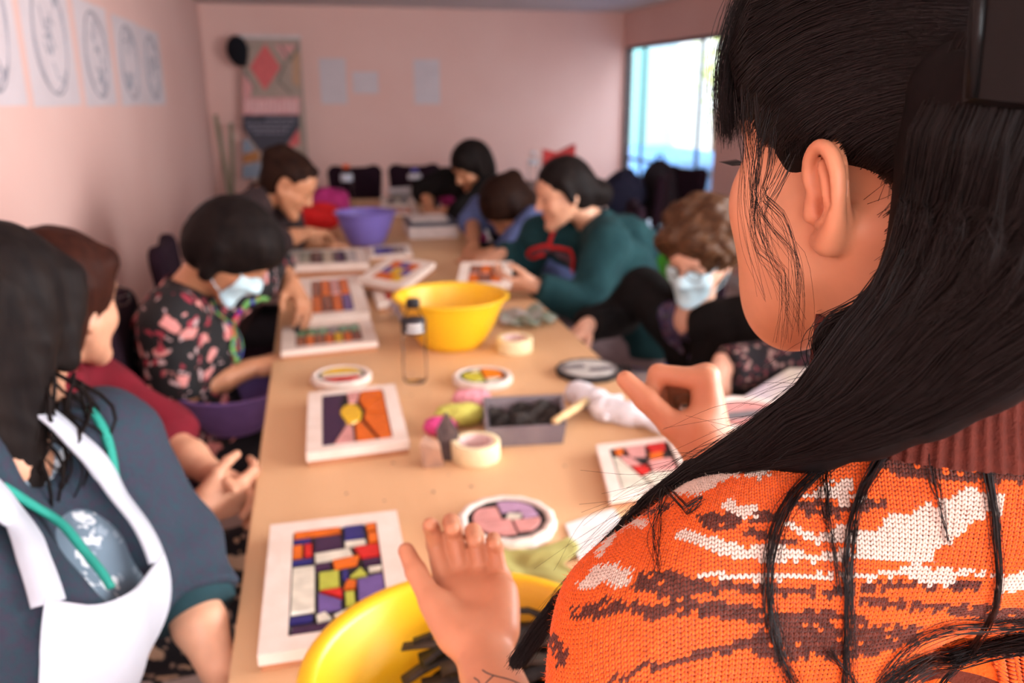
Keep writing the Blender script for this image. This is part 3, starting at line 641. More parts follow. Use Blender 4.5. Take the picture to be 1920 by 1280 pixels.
for j in range(n):
    for i in range(n):
        a, q = i/(n-1), j/(n-1); hgt = .012*(math.sin(a*9+1)*math.sin(q*7)+.6*math.sin(a*17+q*13))+.012*(a > .3)+rr.uniform(-.002, .003)
        V.append(gi[0]+u*a+v*q+A(0, 0, max(hgt, -.008)))
MB().add(V, [(j*n+i, (j+1)*n+i, (j+1)*n+i+1, j*n+i+1) for j in range(n-1) for i in range(n-1)]).build('grout_heap', mat('wet_black_grout', (.014, .011, .010), .55, (.04, .03, .025), 60, bump=.5), tr, True)
sk = atz(1090, 775, .79); e1 = atz(1040, 790, .80); e2 = atz(1098, 752, .775)
st = MB().tube([e1, e2], [.008, .010], 8).build('wooden_stick', mat('light_stick', (.75, .52, .26), .6), smooth=True); tag(st, 'light wooden stick laid across the corner of the grey tray', 'stick')
def sponge(label, px, sz, m, rz=0, z=.75):
    c = atz(*px, z); root = shape('sponge', [el(c+A(0, 0, sz[2]/2), (sz[0]/2, sz[1]/2, sz[2]/2), np.array([[math.cos(rz), math.sin(rz), 0], [-math.sin(rz), math.cos(rz), 0], [0, 0, 1]])),
        rc(c+A(-sz[0]*.3, 0, sz[2]*.5), c+A(sz[0]*.3, 0, sz[2]*.45), sz[2]*.48, k=.01), ('n', .0018, 160., 0.)], .004, m); return tag(root, label, 'sponge', 'sponges beside the grey tray')
sponge('pink sponge half hidden behind the lime one', (884, 762), (.085, .07, .04), mat('pink_sponge', (.80, .33, .38), .9, bump=.6, bscale=200))
sponge('lime yellow sponge left of the grey tray', (862, 795), (.11, .075, .045), mat('lime_sponge', (.62, .60, .13), .9, (.55, .50, .10), 20, bump=.6, bscale=200), .2)
sponge('small magenta sponge under the lime one', (826, 812), (.06, .05, .035), mat('magenta_sponge', (.75, .08, .28), .9, bump=.6, bscale=200))
c = atz(838, 862)
sh = MB(); sh.add([c+A(-.012, 0, 0), c+A(.012, -.008, 0), c+A(.028, .012, .05), c+A(.006, .03, .092), c+A(-.018, .02, .055), c+A(-.012, .008, 0), c+A(.012, .004, 0), c+A(.026, .02, .05), c+A(.006, .036, .09), c+A(-.016, .03, .055)],
    [(0, 1, 2, 3, 4), (9, 8, 7, 6, 5), (0, 5, 6, 1), (1, 6, 7, 2), (2, 7, 8, 3), (3, 8, 9, 4), (4, 9, 5, 0)])
tag(sh.build('stone_shard', mat('dark_shard', (.075, .05, .05), .7, (.12, .08, .07), 50, bump=.4)), 'pointed dark shard standing left of the near tape roll', 'shard')
c = atz(812, 872); pc = MB(); pc.add([c+A(-.02, -.01, 0), c+A(.02, -.012, 0), c+A(.024, .02, .0), c+A(-.01, .03, 0), c+A(-.026, -.004, .05), c+A(.012, -.008, .035), c+A(.016, .02, .04), c+A(-.012, .026, .055)], [(3, 2, 1, 0), (4, 5, 6, 7), (0, 1, 5, 4), (1, 2, 6, 5), (2, 3, 7, 6), (3, 0, 4, 7)])
tag(pc.build('clay_piece', mat('brown_clay', (.45, .24, .15), .8, (.30, .17, .12), 30)), 'small brown clay piece leaning on the dark shard', 'shard')
# gloves
def glove(label, px, rz, s=1.):
    c = atz(*px, .766); B = np.array([[math.cos(rz), math.sin(rz), 0], [-math.sin(rz), math.cos(rz), 0], [0, 0, 1.]])
    ops = [el(c, (.045*s, .038*s, .014), B)]
    for i, a in enumerate((-.55, -.18, .18, .52)):
        d = A(math.cos(rz+a), math.sin(rz+a), 0); ops.append(rc(c+d*.03, c+d*(.105+.014*(i in (1, 2))), .010, .0075, .004))
    d = A(math.cos(rz+1.3), math.sin(rz+1.3), 0); ops.append(rc(c, c+d*.06, .012, .009, .01)); ops.append(rc(c, c-A(math.cos(rz), math.sin(rz), 0)*.06, .03, .034, .02)); ops.append(('n', .002, 70., 1.)); ops.append(pl((0, 0, .7505), (0, 0, -1)))
    o = shape('work_glove', ops, .004, mat('white_glove', (.72, .68, .70), .85, bump=.3)); return tag(o, label, 'glove', 'white gloves on the table')
glove('white glove spread with fingers toward the fist', (1118, 752), -1.15, .9)
glove('second white glove nearer the pointing thumb', (1180, 778), -.75, .8)
# rags, papers, box, bags
def rag(label, px, sz, m, seed, name='rag', z=.762, cat='cloth', amp=.009):
    c = atz(*px, z); rr = random.Random(seed); n = 22; V = []
    for j in range(n):
        for i in range(n):
            a, q = i/(n-1)-.5, j/(n-1)-.5; r_ = 1+.25*math.sin(5*math.atan2(q, a)+seed); V.append(c+A(a*sz[0]*r_, q*sz[1]*r_, amp*(math.sin(a*14+seed)+math.sin(q*12+a*7+seed*2))*(1-abs(a)*.6)))
    lo = min(p[2] for p in V); V = [p+A(0, 0, .752-lo) for p in V] if z > .7 else V
    b = MB(); F = [(j*n+i, j*n+i+1, (j+1)*n+i+1, (j+1)*n+i) for j in range(n-1) for i in range(n-1)]; b.add(V, F)
    o = b.build(name, m, smooth=True); md = o.modifiers.new('thickness', 'SOLIDIFY'); md.thickness = .003; md.offset = 1; return tag(o, label, cat)
rag('crumpled grey and green rag right of the yellow basin', (985, 597), (.15, .17), mat('grey_rag', (.40, .35, .32), .9, (.18, .24, .17), 14, bump=.4), 3)
rag('olive green cloth under the front yellow basin', (985, 1062), (.16, .13), mat('olive_cloth', (.40, .37, .12), .85, (.33, .30, .10), 12), 5, amp=.003)
rag('lilac grey crumpled plastic bag left of the yellow basin', (752, 590), (.07, .13), mat('smoky_plastic', (.30, .22, .24), .3, (.5, .4, .4), 20), 6, 'plastic_bag', cat='bag', amp=.02)
c = [atz(*q, .752) for q in ((1060, 985), (1150, 955), (1190, 1010), (1085, 1050))]
ps = MB(); n = len(c); ps.add([p for p in c]+[p+A(0, 0, .003) for p in c], [(0, 1, 2, 3)[::-1], (4, 5, 6, 7), (0, 1, 5, 4), (1, 2, 6, 5), (2, 3, 7, 6), (3, 0, 4, 7)][:1]+[(4, 5, 6, 7)[::-1], (3, 2, 1, 0)[::-1], (0, 4, 5, 1), (1, 5, 6, 2), (2, 6, 7, 3), (3, 7, 4, 0)])
tag(ps.build('paper_sheet', mat('white_paper', (.80, .76, .74), .7)), 'white sheet of paper by the shoulder of the orange sweater', 'paper')
c = atz(815, 446); bxo = empty('stacked_box', c); tag(bxo, 'white box with a slate blue lid left of the blue shirt person', 'box')
MB().box(c+A(-.13, -.02, 0), c+A(.12, .30, .060), .004).build('box_body', mat('cream_card', (.72, .62, .58), .7), bxo)
MB().box(c+A(-.13, -.015, .060), c+A(.12, .30, .073), .003).build('lid', mat('slate_card', (.07, .075, .11), .6), bxo)
MB().box(c+A(-.11, .05, .073), c+A(.08, .26, .088), .004).build('top_sheet', mat('cream_card', (.72, .62, .58), .7), bxo)
# white tray, bags at the far end
wt = empty('white_tray', A(.63, 5.70, .75)); tag(wt, 'white plastic tray at the far end of the table', 'tray')
MB().lathe([(.001, .006), (.10, .006), (.11, 0), (.12, 0), (.155, .07), (.165, .07), (.165, .076), (.15, .076), (.115, .012), (.001, .012)], 40, (.63, 5.70, .75), 1, .85).build('tray', mat('white_plastic', (.74, .70, .72), .4), wt, True)
def lump(label, cat, name, c, r, m, seed, extra=(), group=None, base=None):
    c = A(*c); ops = [el(c, r)]+[el(c+A(*e[0]), e[1], k=.03) for e in extra]+[('n', .010, 22., seed)]+([pl((0, 0, base), (0, 0, -1))] if base else [])
    o = shape(name, ops, .012, m); return tag(o, label, cat, group)
M_REDC = mat('red_cloth', (.60, .012, .012), .7, (.5, .01, .012), 8, bump=.2); M_MAG = mat('magenta_cloth', (.34, .018, .12), .75, (.28, .015, .10), 8)
p = at(598, 388, 4.55); lump('bright red cloth bag on the table by the dark brown shirt woman', 'bag', 'cloth_bag', A(p[0]-.02, 4.55, .82), (.13, .12, .07), M_REDC, 1, [((-.08, 0, -.01), (.08, .1, .06))], base=.751)
p = at(615, 368, 5.0); lump('magenta jacket heaped behind the red bag', 'jacket', 'folded_jacket', A(p[0], 5.05, .83), (.13, .1, .09), M_MAG, 2, base=.751)
# ------------------------------------------------------------------ chairs
M_UPH = mat('dark_purple_upholstery', (.018, .007, .013), .95, (.013, .005, .010), 30, bump=.2, spec=.12)
M_TUBE = mat('black_tube', (.02, .02, .022), .35, metal=.4)
def make_chair():
    r = empty('stacking_chair')
    shape('seat', [el((0, 0, .45), (.225, .22, .035)), rc((-.13, .12, .45), (.13, .12, .45), .03, k=.05), rc((-.13, -.12, .45), (.13, -.12, .45), .03, k=.05)], .012, M_UPH, r)
    ops = [rc((-.12, -.23, .66), (-.15, -.255, .88), .05, k=.02), rc((.12, -.23, .66), (.15, -.255, .88), .05, k=.02)]
    for z in (.64, .72, .80, .88): ops.append(rc((-.13, -.225-.1*(z-.64), z), (.13, -.225-.1*(z-.64), z), .045, k=.05))
    ops = [('g', ops, 0, 'u'), pl((0, -.20, .7), (0, 1, .1), .02), pl((0, -.26, .7), (0, -1, -.1), .02)]
    shape('backrest', ops, .01, M_UPH, r)
    for s in (-1, 1):
        MB().tube([(s*.2, .18, 0), (s*.19, .17, .43)], .011).build('leg', M_TUBE, r, True)
        MB().tube([(s*.2, -.24, 0), (s*.19, -.19, .43)], .011).build('leg', M_TUBE, r, True)
        MB().tube([(s*.17, -.15, .425), (s*.17, -.22, .44), (s*.16, -.235, .62)], .011).build('back_support', M_TUBE, r, True)
    return r
def dup(root, loc, rz):
    c = root.copy(); COL.objects.link(c); c.location = tuple(loc); c.rotation_euler = (0, 0, rz)
    for ch in root.children:
        k = ch.copy(); COL.objects.link(k); k.parent = c; k.matrix_parent_inverse = Matrix.Identity(4)
    return c
chair0 = make_chair()
for ch in chair0.children: ch.matrix_parent_inverse = Matrix.Identity(4)
def chair(x, y, face, label):
    """face: azimuth the sitter looks to"""
    global chair0_used
    c = dup(chair0, (x, y, 0), -math.radians(face)); tag(c, label, 'chair', 'dark upholstered chairs'); return c
for x, y, f_, l in [(-.56, .98, 92, 'dark chair under the woman in the white apron'), (-.60, 1.52, 90, 'dark chair under the woman in maroon'), (-.28, 2.26, 88, 'dark chair with tall back behind the woman in the floral shirt'),
                  (-.31, 3.22, 88, 'dark chair with rounded back against the left wall, behind the dark brown shirt woman'), (.29, 6.12, 180, 'empty dark chair at the far end behind the water bottle'), (.74, 6.14, 180, 'dark chair at the far end behind the white tray'),
                  (1.22, 4.78, -80, 'dark chair under the woman in black'), (1.28, 3.9, -75, 'dark chair under the blue shirt person'), (1.30, 3.05, -72, 'dark chair under the teal hoodie woman'), (1.42, 2.3, -70, 'dark chair under the masked woman in black'),
                  (1.56, 1.72, -75, 'dark chair under the person with the dotted sleeve'), (2.05, 5.35, -60, 'dark chair near the glass door with a navy jacket over it'), (2.42, 5.62, -110, 'dark chair by the glass door carrying a black backpack')]:
    chair(x, y, f_, l)
for ch in list(chair0.children): bpy.data.objects.remove(ch)
bpy.data.objects.remove(chair0)
# jackets and bags on the far chairs
lump('dark green bag on the empty chair at the far end', 'bag', 'cloth_bag', (.40, 6.1, .585), (.12, .13, .085), mat('dark_green_cloth', (.01, .03, .025), .8), 4, [((.05, 0, .05), (.05, .06, .05))])
p = at(828, 305, 5.35); lump('magenta jacket over the chair behind the woman in black', 'jacket', 'draped_jacket', A(.98, 5.35, .82), (.15, .10, .22), M_MAG, 5, [((-.12, 0, .0), (.10, .08, .14)), ((0, 0, -.4), (.1, .08, .3)), ((0, 0, -.7), (.09, .07, .13))])
# shelf trolley at the back carrying the red bag and the white bottle
tc_ = empty('side_cabinet', (1.75, 6.25, 0)); tag(tc_, 'low dark cabinet near the back wall carrying a red bag', 'cabinet')
MB().box((1.45, 6.0, .02), (2.05, 6.5, .76), .008).build('cabinet_body', mat('dark_cabinet', (.06, .045, .05), .6), tc_)
MB().box((1.43, 5.98, .76), (2.07, 6.52, .78), .004).build('cabinet_top', mat('cabinet_top', (.2, .15, .14), .5), tc_)
for sx in (1.46, 1.755): MB().box((sx, 5.985, .06), (sx+.285, 6.0, .74), .004).build('door', mat('dark_cabinet', (.06, .045, .05)), tc_)
o = MB(); o.add([(1.70, 6.12, .781), (1.92, 6.12, .781), (1.92, 6.26, .781), (1.70, 6.26, .781), (1.68, 6.15, 1.05), (1.94, 6.15, 1.08), (1.93, 6.2, 1.08), (1.69, 6.2, 1.05), (1.80, 6.15, 1.02), (1.80, 6.2, 1.02)], [(0, 3, 2, 1), (0, 1, 5, 8, 4), (1, 2, 6, 5), (2, 3, 7, 9, 6), (3, 0, 4, 7), (4, 8, 9, 7), (8, 5, 6, 9)])
tag(o.build('gift_bag', mat('red_paper', (.62, .03, .03), .5)), 'upright bright red bag on the low cabinet near the back wall', 'bag')
MB_ = lump('navy jacket thrown over the chair near the glass door', 'jacket', 'draped_jacket', (2.02, 5.3, .80), (.14, .14, .17), mat('navy_cloth', (.012, .012, .03), .85), 6, [((.04, .06, -.2), (.15, .16, .14)), ((.04, .05, -.26), (.12, .12, .09))])
bp = A(2.40, 5.62, .80); bk = empty('backpack', (2.40, 5.62, .5)); tag(bk, 'black backpack propped on the chair by the glass door', 'backpack')
shape('pack_body', [el(bp, (.135, .10, .20)), rc(bp+A(-.07, 0, -.12), bp+A(.07, 0, -.12), .10, k=.04), el(bp+A(0, -.08, -.06), (.10, .05, .10), k=.02), ('n', .004, 25., 2.)], .01, mat('black_nylon', (.012, .008, .012), .7), bk)
MB().tube([bp+A(-.03, 0, .19), bp+A(-.02, 0, .235), bp+A(.02, 0, .235), bp+A(.03, 0, .19)], .008).build('top_handle', MATS['black_nylon'], bk, True)
# green bin
gb = A(1.86, 4.45, 0); gbin = empty('green_bin', gb); tag(gbin, 'green plastic bin filled with blue and red things on the floor', 'bin')
MB().lathe([(.001, .01), (.15, 0), (.16, .01), (.19, .62), (.205, .62), (.205, .64), (.185, .64), (.15, .03), (.001, .03)], 40, gb).build('bin_body', mat('green_plastic', (.04, .22, .015), .45), gbin, True)
lump('blue bundle heaped in the green bin', 'cloth', 'cloth_bundle', gb+A(.03, 0, .58), (.11, .11, .10), mat('blue_cloth', (.10, .30, .75), .7), 7, [((.02, 0, -.15), (.1, .1, .2))])
lump('small orange red bundle beside the blue one in the bin', 'cloth', 'cloth_bundle', gb+A(-.09, -.06, .645), (.04, .04, .045), mat('orange_red_cloth', (.7, .12, .04), .7), 8)
lump('blue plastic bag on the floor by the green bin', 'bag', 'plastic_bag', (1.72, 4.05, .10), (.16, .14, .11), mat('blue_bag', (.04, .07, .4), .5), 9)

# ------------------------------------------------------------------ people
def basis(az, pitch=0., roll=0.):
    f_ = azv(az)*math.cos(math.radians(pitch))+A(0, 0, math.sin(math.radians(pitch))); l = azv(az-90); u = np.cross(l, -f_) if False else np.cross(f_, l)
    if u[2] < 0: u = -u
    a = math.radians(roll); l2 = l*math.cos(a)+u*math.sin(a); u2 = u*math.cos(a)-l*math.sin(a)
    return np.array([f_, l2, u2])
class Head:
    def __init__(s, c, az, pitch=0., roll=0., sc=1.): s.c = A(*c); s.B = basis(az, pitch, roll); s.s = sc
    def p(s, f_, l, u): return s.c+s.s*(A(f_, l, u)@s.B)
    def E(s, f_, l, u, r, k=.012, op='u', B=None): return el(s.p(f_, l, u), A(*r)*s.s, s.B if B is None else B@s.B, k, op)
    def S(s, f_, l, u, r, k=.012, op='u'): return sp(s.p(f_, l, u), r*s.s, k, op)
    def C(s, a, b, ra, rb=None, k=.012, op='u'): return rc(s.p(*a), s.p(*b), ra*s.s, (ra if rb is None else rb)*s.s, k, op)
def head_ops(h, ears=(1, -1)):
    o = [h.E(-.012, 0, .048, (.093, .073, .080)), h.E(.035, 0, -.015, (.056, .060, .088), .03), h.E(.045, 0, .045, (.045, .060, .055), .03)]
    for s in (1, -1):
        o += [h.C((.005, s*.050, -.035), (.068, s*.014, -.092), .021, .017, .025), h.S(.058, s*.034, -.022, .026, .02), h.S(.02, s*.048, -.02, .022, .02)]
    o += [h.S(.077, 0, -.098, .018, .018), h.C((.080, -.028, .037), (.080, .028, .037), .014, k=.014)]
    o += [h.S(.098, .031, .014, .014, .014, 's'), h.S(.098, -.031, .014, .014, .014, 's')]
    o += [h.S(.0735, .031, .013, .0135, .005), h.S(.0735, -.031, .013, .0135, .005)]
    o += [h.C((.086, 0, .026), (.108, 0, -.020), .0085, .0115, .010), h.S(.098, .012, -.025, .0085, .007), h.S(.098, -.012, -.025, .0085, .007)]
    o += [h.C((.086, -.014, -.051), (.086, .014, -.051), .0075, k=.006), h.C((.085, -.012, -.062), (.085, .012, -.062), .0085, k=.006), h.C((.100, -.022, -.0565), (.100, .022, -.0565), .0045, k=.004, op='s')]
    for s in ears:
        Bt = np.array([[.94, s*.34, 0], [-s*.34, .94, 0], [0, 0, 1.]])
        o += [h.E(-.012, s*.078, .002, (.018, .007, .031), .006, 'u', Bt), h.E(-.008, s*.088, .004, (.010, .008, .018), .005, 's', Bt), h.S(-.004, s*.076, -.026, .008, .008)]
    return o
def hand_ops(wr, d, n, side, curl=(.35, .45, .3), thumb=(.72, .62, .25), spread=.06, s=1., thb=.25, per=None):
    """fingers along d, palm facing n, side 'L'/'R'; per: optional curl triple per finger"""
    x = nrm(d); z = A(*n)-x*(A(*n)@x); z = nrm(z); y = np.cross(z, x)*(1 if side == 'L' else -1); wr = A(*wr)
    P = lambda a, b, c: wr+s*(x*a+y*b+z*c)
    o = [rc(P(-.02, 0, 0), P(.02, 0, 0), .023*s, .024*s, .01), el(P(.047, .0, 0), A(.050, .038, .0155)*s, np.array([x, y, z]), .012)]
    K = [(.086, .028, -.002), (.090, .009, -.004), (.085, -.010, -.003), (.076, -.027, 0.)]
    Ls = [(.041, .026, .020), (.045, .029, .021), (.041, .027, .020), (.032, .020, .018)]; Rr = [(.0102, .0090, .0078), (.0104, .0092, .008), (.0098, .0086, .0075), (.0086, .0075, .0066)]
    for i, k in enumerate(K): o.append(rc(P(.02, k[1]*.6, 0), P(*k), .014*s, .0118*s, .010))
    o += [rc(P(.012, .018, .010), P(.048, .034, .012), .0165*s, .0145*s, .012), rc(P(.014, -.020, .008), P(.055, -.026, .007), .014*s, .013*s, .012)]
    for i, k in enumerate(K):
        cu = per[i] if per else curl; a = 0.; p = P(*k); sprd = spread*(1.5-i); fo = []
        for j in range(3):
            a += cu[j]; dd = x*math.cos(a)*math.cos(sprd)+y*math.sin(sprd)*math.cos(a)+z*math.sin(a); q = p+dd*Ls[i][j]*s
            fo.append(rc(p, q, Rr[i][j]*s*1.03, (Rr[i][j+1] if j < 2 else Rr[i][2]*.86)*s, .003)); p = q
        o.append(('g', fo, .0045, 'u'))
    t = nrm(thumb); p = P(.020, .026, .008); dd = x*t[0]+y*t[1]+z*t[2]; fo = []
    for j, (l, r0, r1) in enumerate([(.040, .0145, .0118), (.032, .0116, .0102), (.025, .0102, .0082)]):
        if j: dd = nrm(dd+x*thb*.6-y*thb+z*thb*.3)
        q = p+dd*l*s; fo.append(rc(p, q, r0*s, r1*s, .004)); p = q
    o.append(('g', fo, .009, 'u')); return o
SKINW = (1., 1., 1.)
def skin(name, c): return mat(name, c, .48, tuple(x*.93 for x in c), 60, sss=.12, attr=True, spec=.35)
M_LASH = mat('dark_lash', (.012, .009, .008), .6); M_EYEW = mat('eye_white', (.7, .66, .62), .25); M_MASK = mat('surgical_mask', (.50, .70, .78), .8, (.55, .74, .80), 20, bump=.15)
def torso(J, g, bust=.06, belly=0.):
    L = J['L']; F = J['F']; o = [rc(J['pel']-L*.07, J['pel']+L*.07, .112+g, k=.05)]
    for s in (-1, 1): o += [rc(J['pel']+L*s*.05, J['ch']+L*s*.06, .105+g, .092+g, .06), rc(J['ch']+L*s*.06, J['nb']+(J['sh'+('L' if s > 0 else 'R')]-J['nb'])*.6-A(0, 0, .05), .09+g, .05+g, .05)]
    o += [rc(J['nb']-A(0, 0, .02), J['shL'], .045+g, .046+g, .04), rc(J['nb']-A(0, 0, .02), J['shR'], .045+g, .046+g, .04)]
    if bust: o += [sp(J['ch']+F*.065+s*L*.07-A(0, 0, .02), bust+g, .04) for s in (-1, 1)]
    if belly: o += [sp((J['pel']*.5+J['ch']*.5)+F*.05, belly+g, .06)]
    return o
def legs(J, g=0.):
    o = []
    for s in (-1, 1):
        hip = J['pel']+J['L']*s*.09-A(0, 0, .02); kn = hip+J['LF']*.40+J['L']*s*.03+A(0, 0, -.005); an = A(kn[0], kn[1], .09)-J['LF']*.04
        o += [rc(hip, kn, .082+g, .058+g, .03), rc(kn, an, .056+g, .040+g, .02)]; J['ank'+('L' if s > 0 else 'R')] = an
    return o
def person(label, az, pel, ch, nb, head, arms, skinm, hair, garments, legaz=None, res=1., shL=None, shR=None, lowerm=None, face=True, extra=None, bust=.06, belly=0., lookdown=True, nolegs=False, neckoff=(0, 0, 0)):
    F = azv(az); L = azv(az-90); J = dict(pel=A(*pel), ch=A(*ch), nb=A(*nb), F=F, L=L, LF=azv(az if legaz is None else legaz))
    J['shL'] = A(*shL) if shL is not None else J['nb']+L*.17-A(0, 0, .045); J['shR'] = A(*shR) if shR is not None else J['nb']-L*.17-A(0, 0, .045)
    h = Head(*head); J['head'] = h; root = empty('person', (pel[0], pel[1], 0)); tag(root, label, 'person'); J['root'] = root
    neck = [rc(h.p(-.022, 0, -.03), J['nb']-A(0, 0, .02)+A(*neckoff), .050, .054, .02)]
    parts = [sculpt(torso(J, -.006, bust*.9, belly)+neck+legs(J, 0)+[rc(J['sh'+s], A(*a['el']), .044, .037, .03) for s, a in arms.items()], .013*res),
             sculpt(head_ops(h)+neck, .0052*res)]
    for s, a in arms.items():
        el_, wr = A(*a['el']), A(*a['wr'])
        ops = [rc(J['sh'+s]*.35+el_*.65, el_, .040, .037, .02), rc(el_, wr*.55+el_*.45, .037, .034, .02), rc(wr*.6+el_*.4, wr, .033, .0245, .02)]+hand_ops(wr, a['hd'], a['pn'], s, a.get('curl', (.35, .45, .3)), a.get('thumb', (.72, .62, .25)), a.get('spread', .06), .96, per=a.get('per'))
        parts.append(sculpt(ops, .0044*res))
    V, Fc = fuse(parts); col = np.ones((len(V), 3))
    lip = np.exp(-(((V-h.p(.092, 0, -.0565))@h.B.T/A(.02, .026, .010)/h.s)**2).sum(1)*1.2)[:, None]; col = col*(1-lip)+lip*A(.85, .45, .45)
    cheek = sum(np.exp(-(((V-h.p(.07, s*.036, -.018))/.022)**2).sum(1))[:, None] for s in (1, -1))*.35; col = col*(1-cheek)+cheek*A(1, .72, .68)
    bo = link('body', nmesh('body', V, Fc, True, col), skinm, root)
    if face:
        for s in (1, -1):
            b = MB(); b.tube([h.p(.0845, s*.019, .012-.003*lookdown), h.p(.0895, s*.027, .008-.003*lookdown), h.p(.088, s*.036, .008-.003*lookdown), h.p(.081, s*.044, .011-.003*lookdown)], [.0012, .002, .002, .0012], 6).build('eyelashes', M_LASH, bo, True)
            b = MB(); b.tube([h.p(.093, s*.014, .036), h.p(.0935, s*.028, .041), h.p(.083, s*.045, .037)], [.0025, .003, .0015], 6).build('eyebrow', hair[1], bo, True)
            if not lookdown: shape('eye', [h.E(.079, s*.031, .013, (.0085, .009, .006))], .002, M_LASH, bo)
    if hair[0]:
        V, Fc = sculpt(hair[0](h)+[('n', hair[2] if len(hair) > 2 else .0012, 70., 1.)], .0065*res); link('hair', nmesh('hair', V, Fc), hair[1], root)
    for s, a in arms.items(): J['el'+s] = A(*a['el']); J['wr'+s] = A(*a['wr'])
    for nm, fn, m_, hh in garments:
        ops = fn(J); V, Fc = sculpt(ops, hh*res*1.2); J['o_'+nm] = link(nm, nmesh(nm, V, Fc), m_, root); J['g_'+nm] = ops
    if not nolegs:
        V, Fc = sculpt(legs(J, .012)+[rc(J['pel']-L*.07, J['pel']+L*.07, .124, k=.05), ('n', .003, 30., 2.)], .015*res); link('trousers', nmesh('trousers', V, Fc), lowerm or mat('dark_trousers', (.015, .014, .018), .85), root)
        for s in 'LR':
            an = J['ank'+s]; shape('shoe', [rc(an+A(0, 0, -.03), an+J['LF']*.13+A(0, 0, -.052), .042, .034, .02), pl((0, 0, .003), (0, 0, -1))], .009*res, mat('dark_shoe', (.03, .025, .025), .5), root)
    return J
# garment builders
def top(g=.012, sleeve='long', neck=None, fold=.0035, bust=.06, belly=0., hem=True, frac=.5, sr=None):
    def fn(J):
        o = torso(J, g, bust, belly)
        for s in 'LR':
            if 'el'+s not in J: continue
            e, w, sh = J['el'+s], J['wr'+s], J['sh'+s]; q = sr or 0.
            if sleeve == 'long': o += [rc(sh, e, .050+g*.6+q, .042+g*.6+q, .03), cut(e, w-(w-e)*.06, .042+g*.6+q, .031+g*.5+q, .02)]
            elif sleeve == 'mid': o += [rc(sh, e, .050+g*.6+q, .044+g*.6+q, .03), cut(e, e+(w-e)*frac, .044+g*.6+q, .042+g*.6+q, .02)]
            else: o += [cut(sh, sh+(e-sh)*frac, .052+g*.6+q, .052+g*.8+q, .03)]
        if fold: o.append(('n', fold, 26., 1.))
        if neck: o += neck(J)
        else: o.append(rc(J['nb']+A(0, 0, -.01), J['head'].p(-.03, 0, -.06), .058, .062, .01, 's'))
        if hem: o.append(pl(J['pel']-A(0, 0, .06), (0, 0, -1), .01))
        return o
    return fn
def surgical_mask(J, m=M_MASK):
    h = J['head']; ho = head_ops(h, ()); n1, n2 = 26, 20; V = []
    for j in range(n2):
        for i in range(n1):
            a = (i/(n1-1)-.5)*2; b = j/(n2-1); ang = a*1.18; u = -.108+.112*b+.010*(1-a*a)*(b-.5)*2
            V.append(h.p(.03+.10*math.cos(ang), .082*math.sin(ang), u*(1-.12*abs(a))))
    P = proj(ho, V, .004, 5); d = P-h.p(.02, 0, -.05)
    V1 = P+nrm_rows(d)*.0035*np.array([[1+1.5*math.sin(j*1.3)**2*0] for j in range(n2) for i in range(n1)]); V0 = P+nrm_rows(d)*.0005
    F = [(j*n1+i, j*n1+i+1, (j+1)*n1+i+1, (j+1)*n1+i) for j in range(n2-1) for i in range(n1-1)]; N = n1*n2
    b = MB(); b.add(V1, F); b.add(V0, [f[::-1] for f in F]); fm = b.build('face_mask', m, J['root'], True)
    for s in (1, -1):
        for u0, u1 in ((-.004, .03), (-.085, -.03)):
            cord_on(None, [P[(n2-1 if u0 > -.05 else 2)*n1+(n1-1 if s > 0 else 0)], h.p(.02, s*.075, (u0+u1)/2), h.p(-.012, s*.082, u1)], .0013, 0, 'ear_loop', m, fm, 10)
def nrm_rows(v): return v/np.maximum(np.linalg.norm(v, axis=1)[:, None], 1e-9)
def glasses(J, m):
    h = J['head']; b = MB()
    for s in (1, -1):
        b.tube([h.p(.105, s*(.033+.022*math.cos(t)), .012+.017*math.sin(t)) for t in np.linspace(0, 6.28, 18)], .0016, 5)
        b.tube([h.p(.104, s*.054, .018), h.p(.05, s*.074, .018), h.p(-.01, s*.079, .02)], .0016, 5)
    b.tube([h.p(.106, -.011, .015), h.p(.109, 0, .018), h.p(.106, .011, .015)], .0016, 5); b.build('glasses', m, J['root'], True)
H_BLACK = mat('black_hair', (.007, .005, .005), .55, (.012, .008, .007), 60, stretch=(1, 1, .15), bump=.12, bscale=160, spec=.05)
H_BROWN = mat('dark_brown_hair', (.012, .005, .004), .55, (.024, .010, .006), 60, stretch=(1, 1, .15), bump=.12, bscale=160, spec=.05)
H_CURL = mat('curly_brown_hair', (.050, .020, .008), .5, (.10, .043, .018), 45, bump=.5, bscale=110, spec=.2)
H_RED = mat('reddish_brown_hair', (.022, .007, .005), .5, (.036, .011, .007), 60, stretch=(1, 1, .15), bump=.12, bscale=160, spec=.05)
def cap_ops(h, g=.012, low=-.02, front=.05):
    """hair following the skull: cranium grown by g, cut away from the face"""
    return [h.E(-.014, 0, .050, (.095+g, .077+g, .083+g)), h.E(-.05, 0, .0, (.060+g, .066+g, .075+g), .03), h.E(.095, 0, -.05, (.075, .075, .10), .02, 's'), h.C((.03, -.1, -.075), (.03, .1, -.075), .05, k=.02, op='s')]
SK1 = skin('skin_warm', (.60, .30, .185)); SK2 = skin('skin_tan', (.50, .22, .115)); SK3 = skin('skin_fair', (.66, .36, .25))

